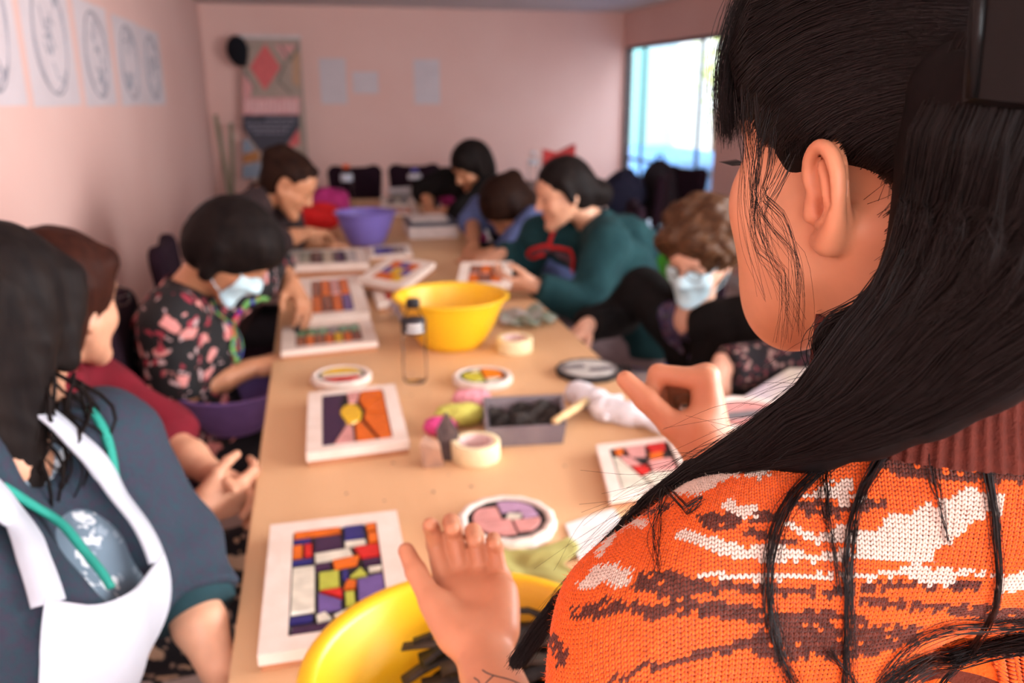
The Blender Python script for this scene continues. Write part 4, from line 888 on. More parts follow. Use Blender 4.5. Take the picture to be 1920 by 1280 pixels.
# --- woman in the white apron, nearest on the left
M_JACK = mat('teal_denim', (.020, .040, .056), .9, (.032, .030, .050), 120, bump=.25, bscale=200); M_PIPE = mat('green_piping', (.02, .27, .21), .7); M_APRON = mat('white_apron', (.44, .455, .51), .85, (.40, .415, .47), 9, bump=.15, bscale=30)
M_PRINT = spots('blue_white_print', (.12, .17, .22), [(.55, .58, .62), (.22, .28, .34)], 26, .32)
def hairA(h):
    o = [h.E(-.014, 0, .050, (.104, .086, .092)), h.E(-.05, 0, -.03, (.070, .080, .12), .04), h.C((-.03, .076, .0), (-.03, .088, -.14), .034, .024, .04), h.C((-.03, -.074, .0), (-.05, -.085, -.20), .032, .026, .04), h.C((-.07, .03, -.05), (-.07, .05, -.22), .05, .032, .04), h.C((-.07, -.03, -.05), (-.06, -.08, -.27), .05, .04, .04),
         h.C((.06, .050, .07), (.030, .078, -.03), .024, .018, .03), h.C((.06, -.050, .07), (.035, -.074, -.03), .022, .016, .03), h.E(.10, 0, -.05, (.062, .062, .115), .015, 's')]
    return o
vneck = lambda dz, w, l, dy=0.: (lambda J: [rc(J['nb']+J['F']*.10+A(0, 0, .10), J['ch']+J['F']*.20+A(0, 0, dz), w, l, .015, 's'), rc(J['nb']+A(0, 0, -.01), J['head'].p(-.03, 0, -.06), .058, .062, .01, 's')])
openneck = lambda J: [rc(J['nb']+J['F']*.075+A(0, 0, .04), J['ch']+J['F']*.13+A(0, 0, .06), .058, .060, .012, 's'), rc(J['ch']+J['F']*.13+A(0, 0, .06), J['ch']+J['F']*.14-A(0, 0, .09), .050, .045, .012, 's'), rc(J['nb']+A(0, 0, -.01), J['head'].p(-.03, 0, -.06), .058, .062, .01, 's')]
JA = person('woman in a white apron and teal denim jacket seated nearest on the left', 100, (-.44, .94, .53), (-.375, .985, .85), (-.40, 1.045, 1.035), (at(-4, 622, 1.13), 30, -8, 4, 1.0),
    dict(L=dict(el=at(318, 1040, 1.13), wr=at(418, 1270, 1.0), hd=(.1, -.55, -.8), pn=(-.9, -.2, 0)), R=dict(el=(-.52, .72, .82), wr=(-.32, .74, .70), hd=(.8, .2, -.4), pn=(0, 0, -1))), SK1, (hairA, H_BLACK),
    [('blouse', top(.004, 'short', vneck(.03, .05, .06)), M_PRINT, .008), ('jacket', top(.022, 'mid', openneck, frac=.42, sr=.012), M_JACK, .007)], shL=at(192, 830, 1.17), shR=(-.50, .84, 1.01), legaz=95, lowerm=mat('pale_jeans', (.45, .48, .52), .85))
gj = torso(JA, .024, .06)
# apron bib and straps over the jacket
def sheet_on(ops, rows, off, name, m, parent, n=(26, 22), th=.003):
    R_ = np.array([resample(r, n[0]) for r in rows]); G = np.array([resample(R_[:, i], n[1]) for i in range(n[0])]).transpose(1, 0, 2)
    P = proj(ops, G.reshape(-1, 3), off, 5); _, g = grad(ops, P); g = nrm_rows(g); N = len(P); a, b_ = n
    # keep it smooth rather than skin tight
    Gp = P.reshape(b_, a, 3)
    for _ in range(3): Gp[1:-1, 1:-1] = (Gp[:-2, 1:-1]+Gp[2:, 1:-1]+Gp[1:-1, :-2]+Gp[1:-1, 2:])/4
    P = Gp.reshape(-1, 3); P0 = P; P1 = P+g*th
    F = [(j*a+i, j*a+i+1, (j+1)*a+i+1, (j+1)*a+i) for j in range(b_-1) for i in range(a-1)]; b = MB(); b.add(P1, F[:]); b.add(P0, [f[::-1] for f in F])
    ed = [i for i in range(a)]+[j*a+a-1 for j in range(1, b_)]+[(b_-1)*a+i for i in range(a-2, -1, -1)]+[j*a for j in range(b_-2, 0, -1)]
    k = len(b.f); b.f += [(ed[q], ed[(q+1) % len(ed)], N+ed[(q+1) % len(ed)], N+ed[q]) for q in range(len(ed))]
    o = b.build(name, m, parent, True); return o
def row(pts): return [at(x, y_, Y) for x, y_, Y in pts]
def row_on(ops, pts): return onto(ops, pts)
def scoop(u): return u
bib = sheet_on(gj, [row_on(gj, [(80, 1128, .90), (160, 1140, .88), (240, 1110, .90), (296, 1040, .98)]), row_on(gj, [(75, 1180, .90), (160, 1190, .87), (240, 1170, .89), (308, 1120, .97)]), row_on(gj, [(72, 1260, .89), (160, 1265, .86), (245, 1255, .88), (312, 1230, .96)]), row_on(gj, [(70, 1420, .86), (160, 1420, .83), (250, 1410, .86), (318, 1390, .93)])], .006, 'apron_bib', M_APRON, JA['root'])
band_on(gj, row_on(gj, [(288, 1056, .98), (240, 965, 1.0), (185, 880, 1.02), (120, 815, 1.05), (60, 770, 1.08)]), .030, .002, .006, 'apron_strap', M_APRON, bib)
band_on(gj, row_on(gj, [(88, 1135, .90), (62, 1060, .88), (25, 985, .88), (-20, 930, .88), (-70, 890, .9)]), .034, .002, .006, 'apron_strap', M_APRON, bib)
band_on(gj, row_on(gj, [(205, 1105, .91), (150, 1030, .92), (90, 970, .93), (30, 930, .95), (0, 912, .97)]), .009, .003, .003, 'piping', M_PIPE, JA['o_jacket'])
band_on(gj, row_on(gj, [(218, 915, 1.08), (205, 850, 1.09), (185, 795, 1.10), (160, 765, 1.12)]), .011, .003, .003, 'piping', M_PIPE, JA['o_jacket'])
e_, w_ = JA['elL'], JA['wrL']; q_ = e_+(w_-e_)*.20; ax = nrm(w_-e_); u_ = nrm(np.cross(ax, A(0, 0, 1))); v_ = np.cross(ax, u_)
cord_on(None, [q_+.064*(u_*math.cos(t)+v_*math.sin(t)) for t in np.linspace(0, 6.28, 14)], .004, .001, 'cuff_piping', M_PIPE, JA['o_jacket'])
cf = MB(); cf.tube([e_+(w_-e_)*.22, e_+(w_-e_)*.5], [.062, .058], 24); cf.build('cuff', mat('dark_teal_cuff', (.012, .04, .05), .85), JA['o_jacket'], True)
wv = MB(); rr = random.Random(8); h = JA['head']
for i in range(40):
    s = rr.choice((1, -1, -1)); a0 = h.p(rr.uniform(-.06, .04), s*rr.uniform(.07, .09), rr.uniform(-.10, -.02)); ph = rr.uniform(0, 6); am = rr.uniform(.006, .016); Lh = rr.uniform(.12, .27)
    wv.tube([a0+A(am*math.sin(ph+t*9)+.02*t, am*math.cos(ph+t*8), -Lh*t)+h.B[1]*s*(.01+.015*math.sin(t*3)) for t in np.linspace(0, 1, 12)], [.003*(1-.75*t) for t in np.linspace(0, 1, 12)], 4)
wv.build('loose_locks', H_BLACK, JA['root'], True)['kind'] = 'stuff'

# --- woman in maroon
M_MAR = mat('maroon_cloth', (.15, .007, .016), .9, (.12, .006, .013), 20, bump=.15, bscale=60)
def hairB(h): return cap_ops(h, .017)+[h.E(-.05, 0, -.03, (.055, .085, .09), .03), h.C((.055, -.055, .085), (.085, .035, .060), .024, .02, .02), h.C((-.01, .083, .02), (-.02, .086, -.07), .022, .02, .02)]
JB = person('woman in a maroon blouse with clasped hands behind the apron woman', 92, (-.58, 1.52, .53), (-.54, 1.53, .80), (-.505, 1.56, .975), (at(112, 580, 1.60), 35, -5, 0, 1.02),
    dict(L=dict(el=at(300, 818, 1.66), wr=at(398, 888, 1.56), hd=(.8, -.55, -.25), pn=(-.3, -.6, -.4), curl=(.55, .6, .4)), R=dict(el=at(275, 1010, 1.36), wr=at(372, 955, 1.45), hd=(.85, .45, .05), pn=(-.2, .9, .1), curl=(.5, .6, .4))), SK1, (hairB, H_RED),
    [('blouse', top(.016, 'mid', frac=.25, sr=.012), M_MAR, .008)], lowerm=spots('black_floral_skirt', (.010, .009, .012), [(.50, .33, .22), (.30, .2, .15)], 17, .27), shL=(-.51, 1.72, .93), shR=(-.49, 1.38, .92))
glasses(JB, mat('dark_glasses', (.02, .012, .012), .3))

# --- woman in the floral shirt
M_FLOR = spots('black_shirt_pink_blossoms', (.010, .009, .010), [(.62, .24, .22), (.30, .03, .05), (.45, .30, .30)], 15, .26)
def hairC(h): return cap_ops(h, .022)+[h.E(-.03, 0, .03, (.095, .10, .095), .03), h.E(.02, 0, .085, (.085, .085, .055), .03), h.C((-.02, .085, .02), (.0, .085, -.055), .028, .02, .02), h.C((-.02, -.085, .02), (.0, -.085, -.055), .028, .02, .02), h.E(.11, 0, -.06, (.07, .07, .085), .01, 's')]
JC = person('woman in a black shirt with pink blossoms bending over her mosaic, wearing a mask', 75, (-.37, 2.30, .53), (-.385, 2.29, .82), (-.345, 2.27, .965), (at(430, 476, 2.22), 100, -48, 0, .97),
    dict(R=dict(el=at(330, 742, 2.14), wr=at(478, 688, 2.24), hd=(.95, .25, .05), pn=(.1, .3, -.9), curl=(.3, .4, .25)), L=dict(el=at(512, 500, 2.75), wr=at(548, 535, 2.56), hd=(.35, -.75, -.5), pn=(-.2, -.4, -.85), curl=(.35, .5, .3))), SK2, (hairC, H_BLACK),
    [('shirt', top(.016, 'short', vneck(.08, .045, .03), frac=.92, sr=.012), M_FLOR, .008)], shR=at(318, 600, 2.13), shL=at(470, 525, 2.50))
surgical_mask(JC)
gs_ = JC['g_shirt']
for pts in ([(395, 560, 2.2), (430, 610, 2.15), (465, 660, 2.15), (490, 700, 2.16)], [(500, 560, 2.3), (512, 600, 2.28), (508, 650, 2.22), (498, 700, 2.17)]):
    P = onto(gs_, pts)
    band_on(gs_, P, .014, .0015, .005, 'lanyard', spots('lanyard_print', (.14, .35, .09), [(.6, .03, .04), (.05, .03, .3)], 22, .42), JC['root'])
br = MB().tube([at(562, 560, 2.5), at(556, 606, 2.45)], [.006, .008]).build('paint_brush', mat('brush_handle', (.65, .45, .2), .5), smooth=True); tag(br, 'short brush in the left hand of the floral shirt woman', 'brush')
MB().tube([at(556, 606, 2.45), at(558, 625, 2.43)], [.010, .012]).build('bristles', M_GROUT, br)

# --- woman in dark brown bending at the far left
M_DBR = mat('dark_brown_cloth', (.038, .022, .022), .85, (.03, .017, .018), 20, bump=.15)
def hairD(h): return cap_ops(h, .008)+[h.E(.0, -.085, -.005, (.045, .03, .05), .01, 's'), h.E(.085, -.05, .03, (.05, .06, .035), .015, 's'), h.S(-.10, -.01, .07, .045, .03), h.S(-.075, .0, .105, .035, .03), h.C((-.04, .07, -.0), (-.05, .04, -.07), .03, .02, .02), h.C((.03, -.05, .10), (.06, .03, .10), .018, .018, .02)]
JD = person('woman in a dark brown shirt bending low at the far left of the table', 80, (-.42, 3.44, .53), at(462, 445, 3.5), at(492, 362, 3.5), (at(540, 348, 3.48), 100, -32, 0, 1.0),
    dict(R=dict(el=at(505, 455, 3.32), wr=at(580, 436, 3.62), hd=(.6, .75, -.15), pn=(.2, .1, -1)), L=dict(el=(-.12, 3.78, .84), wr=(.02, 3.85, .80), hd=(.8, -.1, -.2), pn=(.1, 0, -1))), SK2, (hairD, H_BROWN),
    [('shirt', top(.018, 'mid', frac=.2, sr=.015), M_DBR, .009)], res=1.2, shR=at(448, 402, 3.33), shL=at(528, 392, 3.66))

# --- woman in black at the far right end
M_BLK = mat('black_cloth', (.007, .006, .006), .9, (.010, .008, .008), 25, bump=.12, spec=.12)
def hairE(h): return cap_ops(h, .020)+[h.E(-.05, 0, -.04, (.06, .085, .12), .03), h.C((0, .085, .03), (.02, .088, -.12), .026, .02, .03), h.C((0, -.085, .03), (.02, -.088, -.12), .026, .02, .03)]
JE = person('woman all in black working at the far right end of the table', -85, (1.18, 4.75, .53), (1.02, 4.72, .84), (.945, 4.70, .965), (at(886, 316, 4.66), -112, -28, 0, 1.06),
    dict(L=dict(el=at(868, 400, 4.45), wr=at(832, 396, 4.58), hd=(-.9, .2, -.2), pn=(-.1, 0, -1)), R=dict(el=at(796, 358, 4.95), wr=at(806, 386, 4.82), hd=(-.1, -.8, -.5), pn=(-.1, 0, -1))), SK2, (hairE, H_BLACK),
    [('shirt', top(.022, 'mid', frac=.3, sr=.015), M_BLK, .009)], res=1.3, belly=.08, shR=at(838, 338, 4.86), shL=at(915, 358, 4.55))
# --- blue shirt person with head down
M_BLU = mat('blue_cloth_shirt', (.10, .13, .28), .85, (.08, .11, .24), 20, bump=.15)
def hairF(h): return cap_ops(h, .020)+[h.E(-.03, 0, .03, (.09, .095, .095), .03), h.S(-.115, 0, .055, .040, .02), h.C((.0, .085, .02), (.03, .08, -.06), .025, .02, .02), h.C((.0, -.085, .02), (.03, -.08, -.06), .025, .02, .02)]
JF = person('person in a blue shirt with head bowed over the table and hair in a bun', -80, (1.22, 3.85, .53), (1.08, 3.85, .78), (.975, 3.84, .905), (at(955, 390, 3.72), -105, -55, 0, 1.06),
    dict(L=dict(el=at(950, 478, 3.55), wr=at(905, 478, 3.45), hd=(-.8, .3, -.2), pn=(-.1, 0, -1)), R=dict(el=at(886, 415, 4.0), wr=at(888, 460, 3.72), hd=(-.3, -.8, -.3), pn=(-.2, 0, -1))), SK2, (hairF, H_BROWN),
    [('shirt', top(.018, 'mid', frac=.12, sr=.015), M_BLU, .009)], res=1.3, shL=at(1000, 418, 3.62), shR=at(905, 392, 4.02))
# --- teal hoodie woman
M_TEAL = mat('teal_fleece', (.006, .030, .035), .95, (.010, .042, .047), 14, bump=.4, bscale=60)
def hairG(h): return cap_ops(h, .010)+[h.E(.03, .085, -.01, (.05, .03, .055), .012, 's'), h.S(-.135, 0, -.035, .048, .02), h.C((-.06, 0, .02), (-.12, 0, -.02), .055, .045, .03), h.C((.02, .07, .06), (.0, .082, -.01), .02, .012, .02)]
def hood(J):
    n = J['nb']; return [rc(n+J['L']*.09+A(0, 0, .0), n-J['F']*.10+J['L']*.02+A(0, 0, -.03), .045, .06, .05), rc(n-J['L']*.09, n-J['F']*.10+A(0, 0, -.03), .045, .06, .05), el(n-J['F']*.12-A(0, 0, .09), (.12, .10, .10), k=.05), rc(n+A(0, 0, -.02), J['head'].p(-.03, 0, -.06), .056, .066, .01, 's'), ('n', .004, 40., 3.)]
JG = person('woman in a teal fleece hoodie with red edged apron on the right', -72, (1.27, 3.0, .53), (1.13, 3.0, .82), (1.055, 3.02, .965), (at(1058, 366, 3.02), -92, -14, 0, 1.03),
    dict(L=dict(el=at(1098, 572, 2.78), wr=at(1000, 535, 2.78), hd=(-.9, .1, .1), pn=(.0, .5, .5), curl=(.5, .6, .3)), R=dict(el=at(985, 492, 3.28), wr=at(935, 478, 3.18), hd=(-.9, -.1, -.2), pn=(-.1, 0, -1))), SK1, (hairG, H_BLACK),
    [('hoodie', top(.030, 'long', sr=.012, belly=.10), M_TEAL, .010), ('hood', hood, M_TEAL, .010)], res=1.2, shL=at(1138, 455, 2.86), shR=at(1015, 440, 3.2), lowerm=mat('grey_lilac_trousers', (.22, .16, .17), .85))
gh = torso(JG, .040, .06, .10)
bib = sheet_on(gh, [row_on(gh, [(982, 478, 2.95), (1000, 476, 2.93), (1022, 474, 2.92)]), row_on(gh, [(978, 505, 2.95), (1000, 505, 2.93), (1020, 504, 2.92)]), row_on(gh, [(975, 535, 2.95), (1000, 535, 2.93), (1018, 535, 2.92)])], .016, 'apron_bib', mat('plum_apron', (.12, .06, .075), .8), JG['root'], (12, 10))
M_REDT = mat('red_trim', (.55, .02, .02), .7)
band_on(gh, row_on(gh, [(980, 477, 2.95), (1000, 475, 2.93), (1026, 472, 2.92)]), .014, .003, .022, 'red_trim', M_REDT, bib, 14)
band_on(gh, row_on(gh, [(1018, 530, 2.92), (1022, 490, 2.92), (1035, 455, 2.92), (1048, 425, 2.95)]), .014, .003, .020, 'red_trim', M_REDT, bib, 18)
# --- masked woman with curly hair
def hairH(h):
    o = [h.E(-.014, 0, .055, (.115, .10, .10)), h.E(-.05, 0, .0, (.08, .095, .09), .03)]; rr = random.Random(4)
    for i in range(60):
        t, q = rr.uniform(-2.2, 2.2), rr.uniform(-.35, 1.3); o.append(h.S(-.02-.105*math.cos(t)*math.cos(q)+.0, .10*math.sin(t)*math.cos(q), .045+.105*math.sin(q), rr.uniform(.018, .028), .012))
    o += [h.S(.075, l, .085+.01*(i % 2), .028, .014) for i, l in enumerate((-.06, -.03, 0, .03, .06))]+[h.E(.11, 0, -.04, (.07, .068, .10), .012, 's')]
    return o
M_CARD = mat('black_cardigan', (.007, .006, .006), .95, (.010, .008, .008), 60, bump=.2, spec=.1)
JH = person('masked woman with curly brown hair in a black cardigan on the right', -88, (1.36, 2.30, .46), (1.22, 2.28, .66), at(1300, 592, 2.29), (at(1312, 482, 2.25), -128, -22, -6, 1.10),
    dict(R=dict(el=at(1165, 590, 2.62), wr=at(1098, 612, 2.42), hd=(-.75, -.45, -.35), pn=(.1, -.2, -.9), curl=(.35, .45, .3)), L=dict(el=(1.2, 1.95, .62), wr=(.99, 1.95, .60), hd=(-.9, .2, 0), pn=(0, 0, -1))), SK3, (hairH, H_CURL, .005),
    [('blouse', top(.006, 'short', vneck(.10, .045, .035)), spots('navy_floral_blouse', (.035, .025, .07), [(.12, .09, .16), (.10, .03, .05), (.08, .09, .06)], 34, .36), .008), ('cardigan', top(.024, 'long', vneck(.02, .06, .085), sr=.012), M_CARD, .009)], lookdown=False, shR=at(1205, 545, 2.50), shL=(1.24, 2.08, .83))
surgical_mask(JH); glasses(JH, mat('dark_glasses', (.02, .012, .012), .3))
# --- person with the dotted sleeve, mostly behind the orange sweater woman
M_DOT = spots('black_dotted_cloth', (.012, .010, .013), [(.30, .18, .16), (.20, .04, .05)], 42, .27, jitter=.3)
def hairI(h): return cap_ops(h, .018)+[h.E(-.05, 0, -.03, (.06, .08, .10), .03)]
JI = person('person in a black dotted top, mostly hidden behind the orange sweater woman', -78, (1.50, 1.72, .5), (1.40, 1.73, .78), (1.36, 1.74, .96), ((1.32, 1.74, 1.09), -95, -25, 0, 1.),
    dict(R=dict(el=at(1500, 672, 1.86), wr=at(1352, 690, 1.80), hd=(-.25, -.45, -.6), pn=(-.4, .35, -.5), curl=(.25, .4, .3), spread=.04), L=dict(el=(1.25, 1.52, .72), wr=(1.08, 1.56, .70), hd=(-.9, .2, 0), pn=(0, 0, -1))), SK3, (hairI, H_BLACK),
    [('blouse', top(.016, 'long', sr=.014), M_DOT, .009)], shR=(1.37, 1.93, .90))
c = [at(x, y_, Y) for x, y_, Y in ((1345, 775, 1.62), (1480, 690, 1.75), (1560, 690, 1.72), (1560, 800, 1.55), (1450, 815, 1.52))]
b = MB(); n = len(c); b.add([p for p in c]+[p-A(0, 0, .006) for p in c], [tuple(range(n)), tuple(range(n, 2*n))[::-1]]+[(i, n+i, n+(i+1) % n, (i+1) % n) for i in range(n)])
tag(b.build('folded_apron', mat('cream_lilac_cloth', (.62, .56, .45), .8, (.5, .42, .52), 6)), 'cream cloth with lilac edge on the lap of the person with the dotted sleeve', 'cloth')
# ------------------------------------------------------------------ woman in the orange sweater, closest to the camera
def tubes(P, r0, r1, n=3, tipstart=.0):
    """N polylines of M points to thin tubes in one mesh"""
    N, Mn, _ = P.shape; T = np.gradient(P, axis=1); T /= np.linalg.norm(T, axis=2, keepdims=True)+1e-12
    ref = np.array([.31, .42, .85]); U = np.cross(T, ref); U /= np.linalg.norm(U, axis=2, keepdims=True)+1e-12; W = np.cross(T, U)
    s = np.linspace(0, 1, Mn); r0 = np.broadcast_to(np.asarray(r0, float).reshape(-1, 1), (N, 1)); r1 = np.broadcast_to(np.asarray(r1, float).reshape(-1, 1), (N, 1)); R_ = r0+(r1-r0)*np.clip((s-tipstart)/(1-tipstart), 0, 1)[None]
    ang = 2*np.pi*np.arange(n)/n
    V = P[:, :, None]+R_[:, :, None, None]*(U[:, :, None]*np.cos(ang)[None, None, :, None]+W[:, :, None]*np.sin(ang)[None, None, :, None])
    I = np.arange(N*Mn*n).reshape(N, Mn, n); a = I[:, :-1]; b = I[:, 1:]; F = np.stack([a, np.roll(a, -1, 2), np.roll(b, -1, 2), b], -1).reshape(-1, 4)
    return V.reshape(-1, 3), F
def resample_many(P, n): return np.array([resample(p, n) for p in P])
AZ, HP, HR = -18., -2., -4.
HB = basis(AZ, HP, HR); HC = atr(1548, 366, .50)-A(-.012, .080, 0)@HB
h = Head(HC, AZ, HP, HR, 1.0)
root = empty('person', (.34, .38, 0)); tag(root, 'woman with long black hair in an orange knit sweater, seen from behind close up', 'person')
SKJ = skin('skin_warm_close', (.56, .24, .13))
TAZ = 18.; F_ = azv(TAZ); L_ = azv(TAZ-90); nb = A(.352, .392, 1.225)
J = dict(pel=A(.36, .42, .80), ch=A(.352, .415, 1.02), nb=nb, F=F_, L=L_, LF=F_, head=h, root=root, shL=atr(1250, 1222, .50), shR=nb-L_*.165-A(0, 0, .045))
WRL = atr(908, 1222, .80); ELL = A(.128, .395, .935); WRR = atr(1345, 890, .82); ELR = A(.50, .58, .96)
def ear_j(s=1):
    e = lambda f_, u, l=0.: h.p(-.012+f_*.96, s*(.0765+l+.30*max(0, -(f_-.012))), u*.92-.002)
    o = [h.E(-.014, s*.0790, .004, (.0165, .0040, .0300), .004, 'u', np.array([[.95, -s*.31, 0], [s*.31, .95, 0], [0, 0, 1.]]))]
    hel = [(.008, .000, .002), (.013, .012, .003), (.011, .024, .004), (.002, .0315, .005), (-.009, .0295, .006), (-.0165, .019, .0065), (-.018, .006, .0065), (-.0155, -.008, .005), (-.010, -.019, .003), (-.003, -.027, .001), (.005, -.026, .0)]
    P = [e(a, b, c) for a, b, c in hel]; rad = [.0028, .0034, .0036, .0038, .0040, .0042, .0042, .0042, .0052, .0066, .0050]
    P2 = resample(P, 34); r2 = np.interp(np.linspace(0, 1, 34), np.linspace(0, 1, len(rad)), rad)
    for i in range(33): o.append(rc(P2[i], P2[i+1], r2[i], r2[i+1], .0012))
    an = [(-.001, .021, .004), (-.007, .012, .0055), (-.0085, .000, .0055), (-.005, -.011, .0045), (.000, -.015, .003)]
    P = [e(a, b, c) for a, b, c in an]
    P2 = resample(P, 16)
    for i in range(15): o.append(rc(P2[i], P2[i+1], .0030, .0032, .0015))
    o += [sp(e(.0, -.002, .006), .0080, .003, 's'), sp(e(.003, -.006, .001), .0055, .003, 's'), rc(e(-.012, .016, .010), e(-.014, .0, .010), .0022, .0022, .002, 's'), rc(e(.012, -.003, .001), e(.011, -.011, .002), .0042, .0046, .004)]
    return o
hj = [o for o in head_ops(h, (-1,))]
hj += [h.S(.050, .044, -.040, .026, .02), h.S(.062, .040, -.012, .024, .02), h.C((.012, .052, -.050), (.060, .024, -.096), .020, .018, .025), h.S(.066, .010, -.100, .018, .02), h.S(.060, .028, -.070, .027, .025), h.S(.066, .018, -.085, .022, .02)]
neck = [rc(h.p(-.030, 0, -.03), nb+A(.0, .0, -.03), .053, .058, .025), rc(h.p(-.06, .0, .0), nb-F_*.02, .045, .05, .03), rc(h.p(-.028, .055, -.02), nb+F_*.055+L_*.02-A(0, 0, .02), .012, .012, .03)]
hd_L = nrm(atr(880, 1052, .865)-WRL); pn_L = -FW*.75+UP*.55-RT*.05
hand_L = hand_ops(WRL, hd_L, pn_L, 'L', thumb=(.90, .37, .24), spread=.04, s=1.0, thb=.04, per=[(.55, 1.05, .6), (.78, 1.15, .7), (.9, 1.2, .7), (.85, 1.1, .6)])
hd_R = UP*.96+FW*.12-RT*.12; pn_R = -RT*.95+UP*.05+FW*.25
hand_R = hand_ops(WRR, hd_R, pn_R, 'R', thumb=(.80, .26, .62), spread=.03, s=1.04, thb=.02, per=[(1.30, 1.35, 1.0), (1.5, 1.6, 1.1), (1.55, 1.65, 1.1), (1.55, 1.6, 1.1)])
parts = [sculpt(torso(J, -.010, .05)+neck[:1]+[rc(J['shL'], ELL, .040, .036, .03), rc(J['shR'], ELR, .040, .036, .03)], .010),
         sculpt([('g', hj, 0, 'u'), ('g', ear_j(1), .005, 'u')]+neck, .0025),
         sculpt([rc(J['shL']*.4+ELL*.6, ELL, .038, .036, .02), rc(ELL, WRL*.5+ELL*.5, .036, .034, .02), rc(WRL*.55+ELL*.45, WRL, .034, .0235, .02)]+hand_L, .0028),
         sculpt([rc(J['shR']*.4+ELR*.6, ELR, .038, .036, .02), rc(ELR, WRR*.5+ELR*.5, .036, .034, .02), rc(WRR*.55+ELR*.45, WRR, .033, .0235, .02)]+hand_R, .0028)]
V, Fc = fuse(parts); col = np.ones((len(V), 3))
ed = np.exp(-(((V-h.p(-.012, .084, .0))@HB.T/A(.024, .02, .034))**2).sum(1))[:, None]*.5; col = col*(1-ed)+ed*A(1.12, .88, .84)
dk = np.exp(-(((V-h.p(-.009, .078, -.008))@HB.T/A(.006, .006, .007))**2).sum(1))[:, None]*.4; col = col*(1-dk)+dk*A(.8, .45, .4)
bodyJ = link('body', nmesh('body', V, Fc, True, col), SKJ, root)
# legs below, standing
lg = []
for s in (-1, 1): hp = J['pel']+L_*s*.085; lg += [rc(hp, A(hp[0], hp[1]-.01, .45), .10, .068, .04), rc(A(hp[0], hp[1]-.01, .45), A(hp[0], hp[1]-.03, .08), .066, .05, .02)]
V, Fc = sculpt([rc(J['pel']-L_*.06, J['pel']+L_*.06, .13, k=.04)]+lg+[('n', .003, 30., 2.)], .011); link('trousers', nmesh('trousers', V, Fc), mat('dark_jeans', (.02, .022, .035), .85), root)
for s in (-1, 1):
    an = A(*(J['pel']+L_*s*.085)[:2], .07)+A(0, -.03, 0); shape('shoe', [rc(an+A(0, 0, -.02), an+F_*.13+A(0, 0, -.035), .045, .036, .02), pl((0, 0, .003), (0, 0, -1))], .009, mat('dark_shoe', (.03, .025, .025), .5), root)
# lashes and brow
b = MB()
for i in range(9):
    t = i/8; p0 = h.p(.0875-.008*t, .030+.013*t, .010); b.tube([p0, p0+.55*(h.p(.096, .040+.014*t, .009)-p0), h.p(.097, .038+.015*t, .012)], [.0006, .0005, .0002], 4)
b.build('eyelashes', M_LASH, bodyJ, True)
MB().tube([h.p(.0935, .016, .036), h.p(.0940, .030, .042), h.p(.083, .047, .040)], [.003, .0036, .0015], 6).build('eyebrow', M_LASH, bodyJ, True)
# ring and wrist tattoo
x_ = nrm(hd_L); z_ = nrm(pn_L-x_*(pn_L@x_)); y_ = np.cross(z_, x_)
rg = WRL+x_*.092-y_*.0105+z_*.004; MB().tube([rg+.0112*(y_*math.cos(t)+z_*math.sin(t)) for t in np.linspace(0, 6.28, 20)], .0012, 6).build('ring', mat('gold', (.8, .55, .2), .25, metal=1.), root, True)
arm_ops = [rc(ELL, WRL*.5+ELL*.5, .036, .034, .02), rc(WRL*.55+ELL*.45, WRL, .034, .0235, .02)]
M_TAT = mat('tattoo_ink', (.07, .06, .06), .6)
for pts in ([(890, 1232), (912, 1252), (935, 1270), (975, 1292)], [(858, 1248), (885, 1265), (900, 1285)], [(925, 1262), (905, 1300)]):
    cord_on(arm_ops, [atr(x, yy, .74) for x, yy in pts], .0006, .0001, 'tattoo_line', M_TAT, bodyJ, 16)

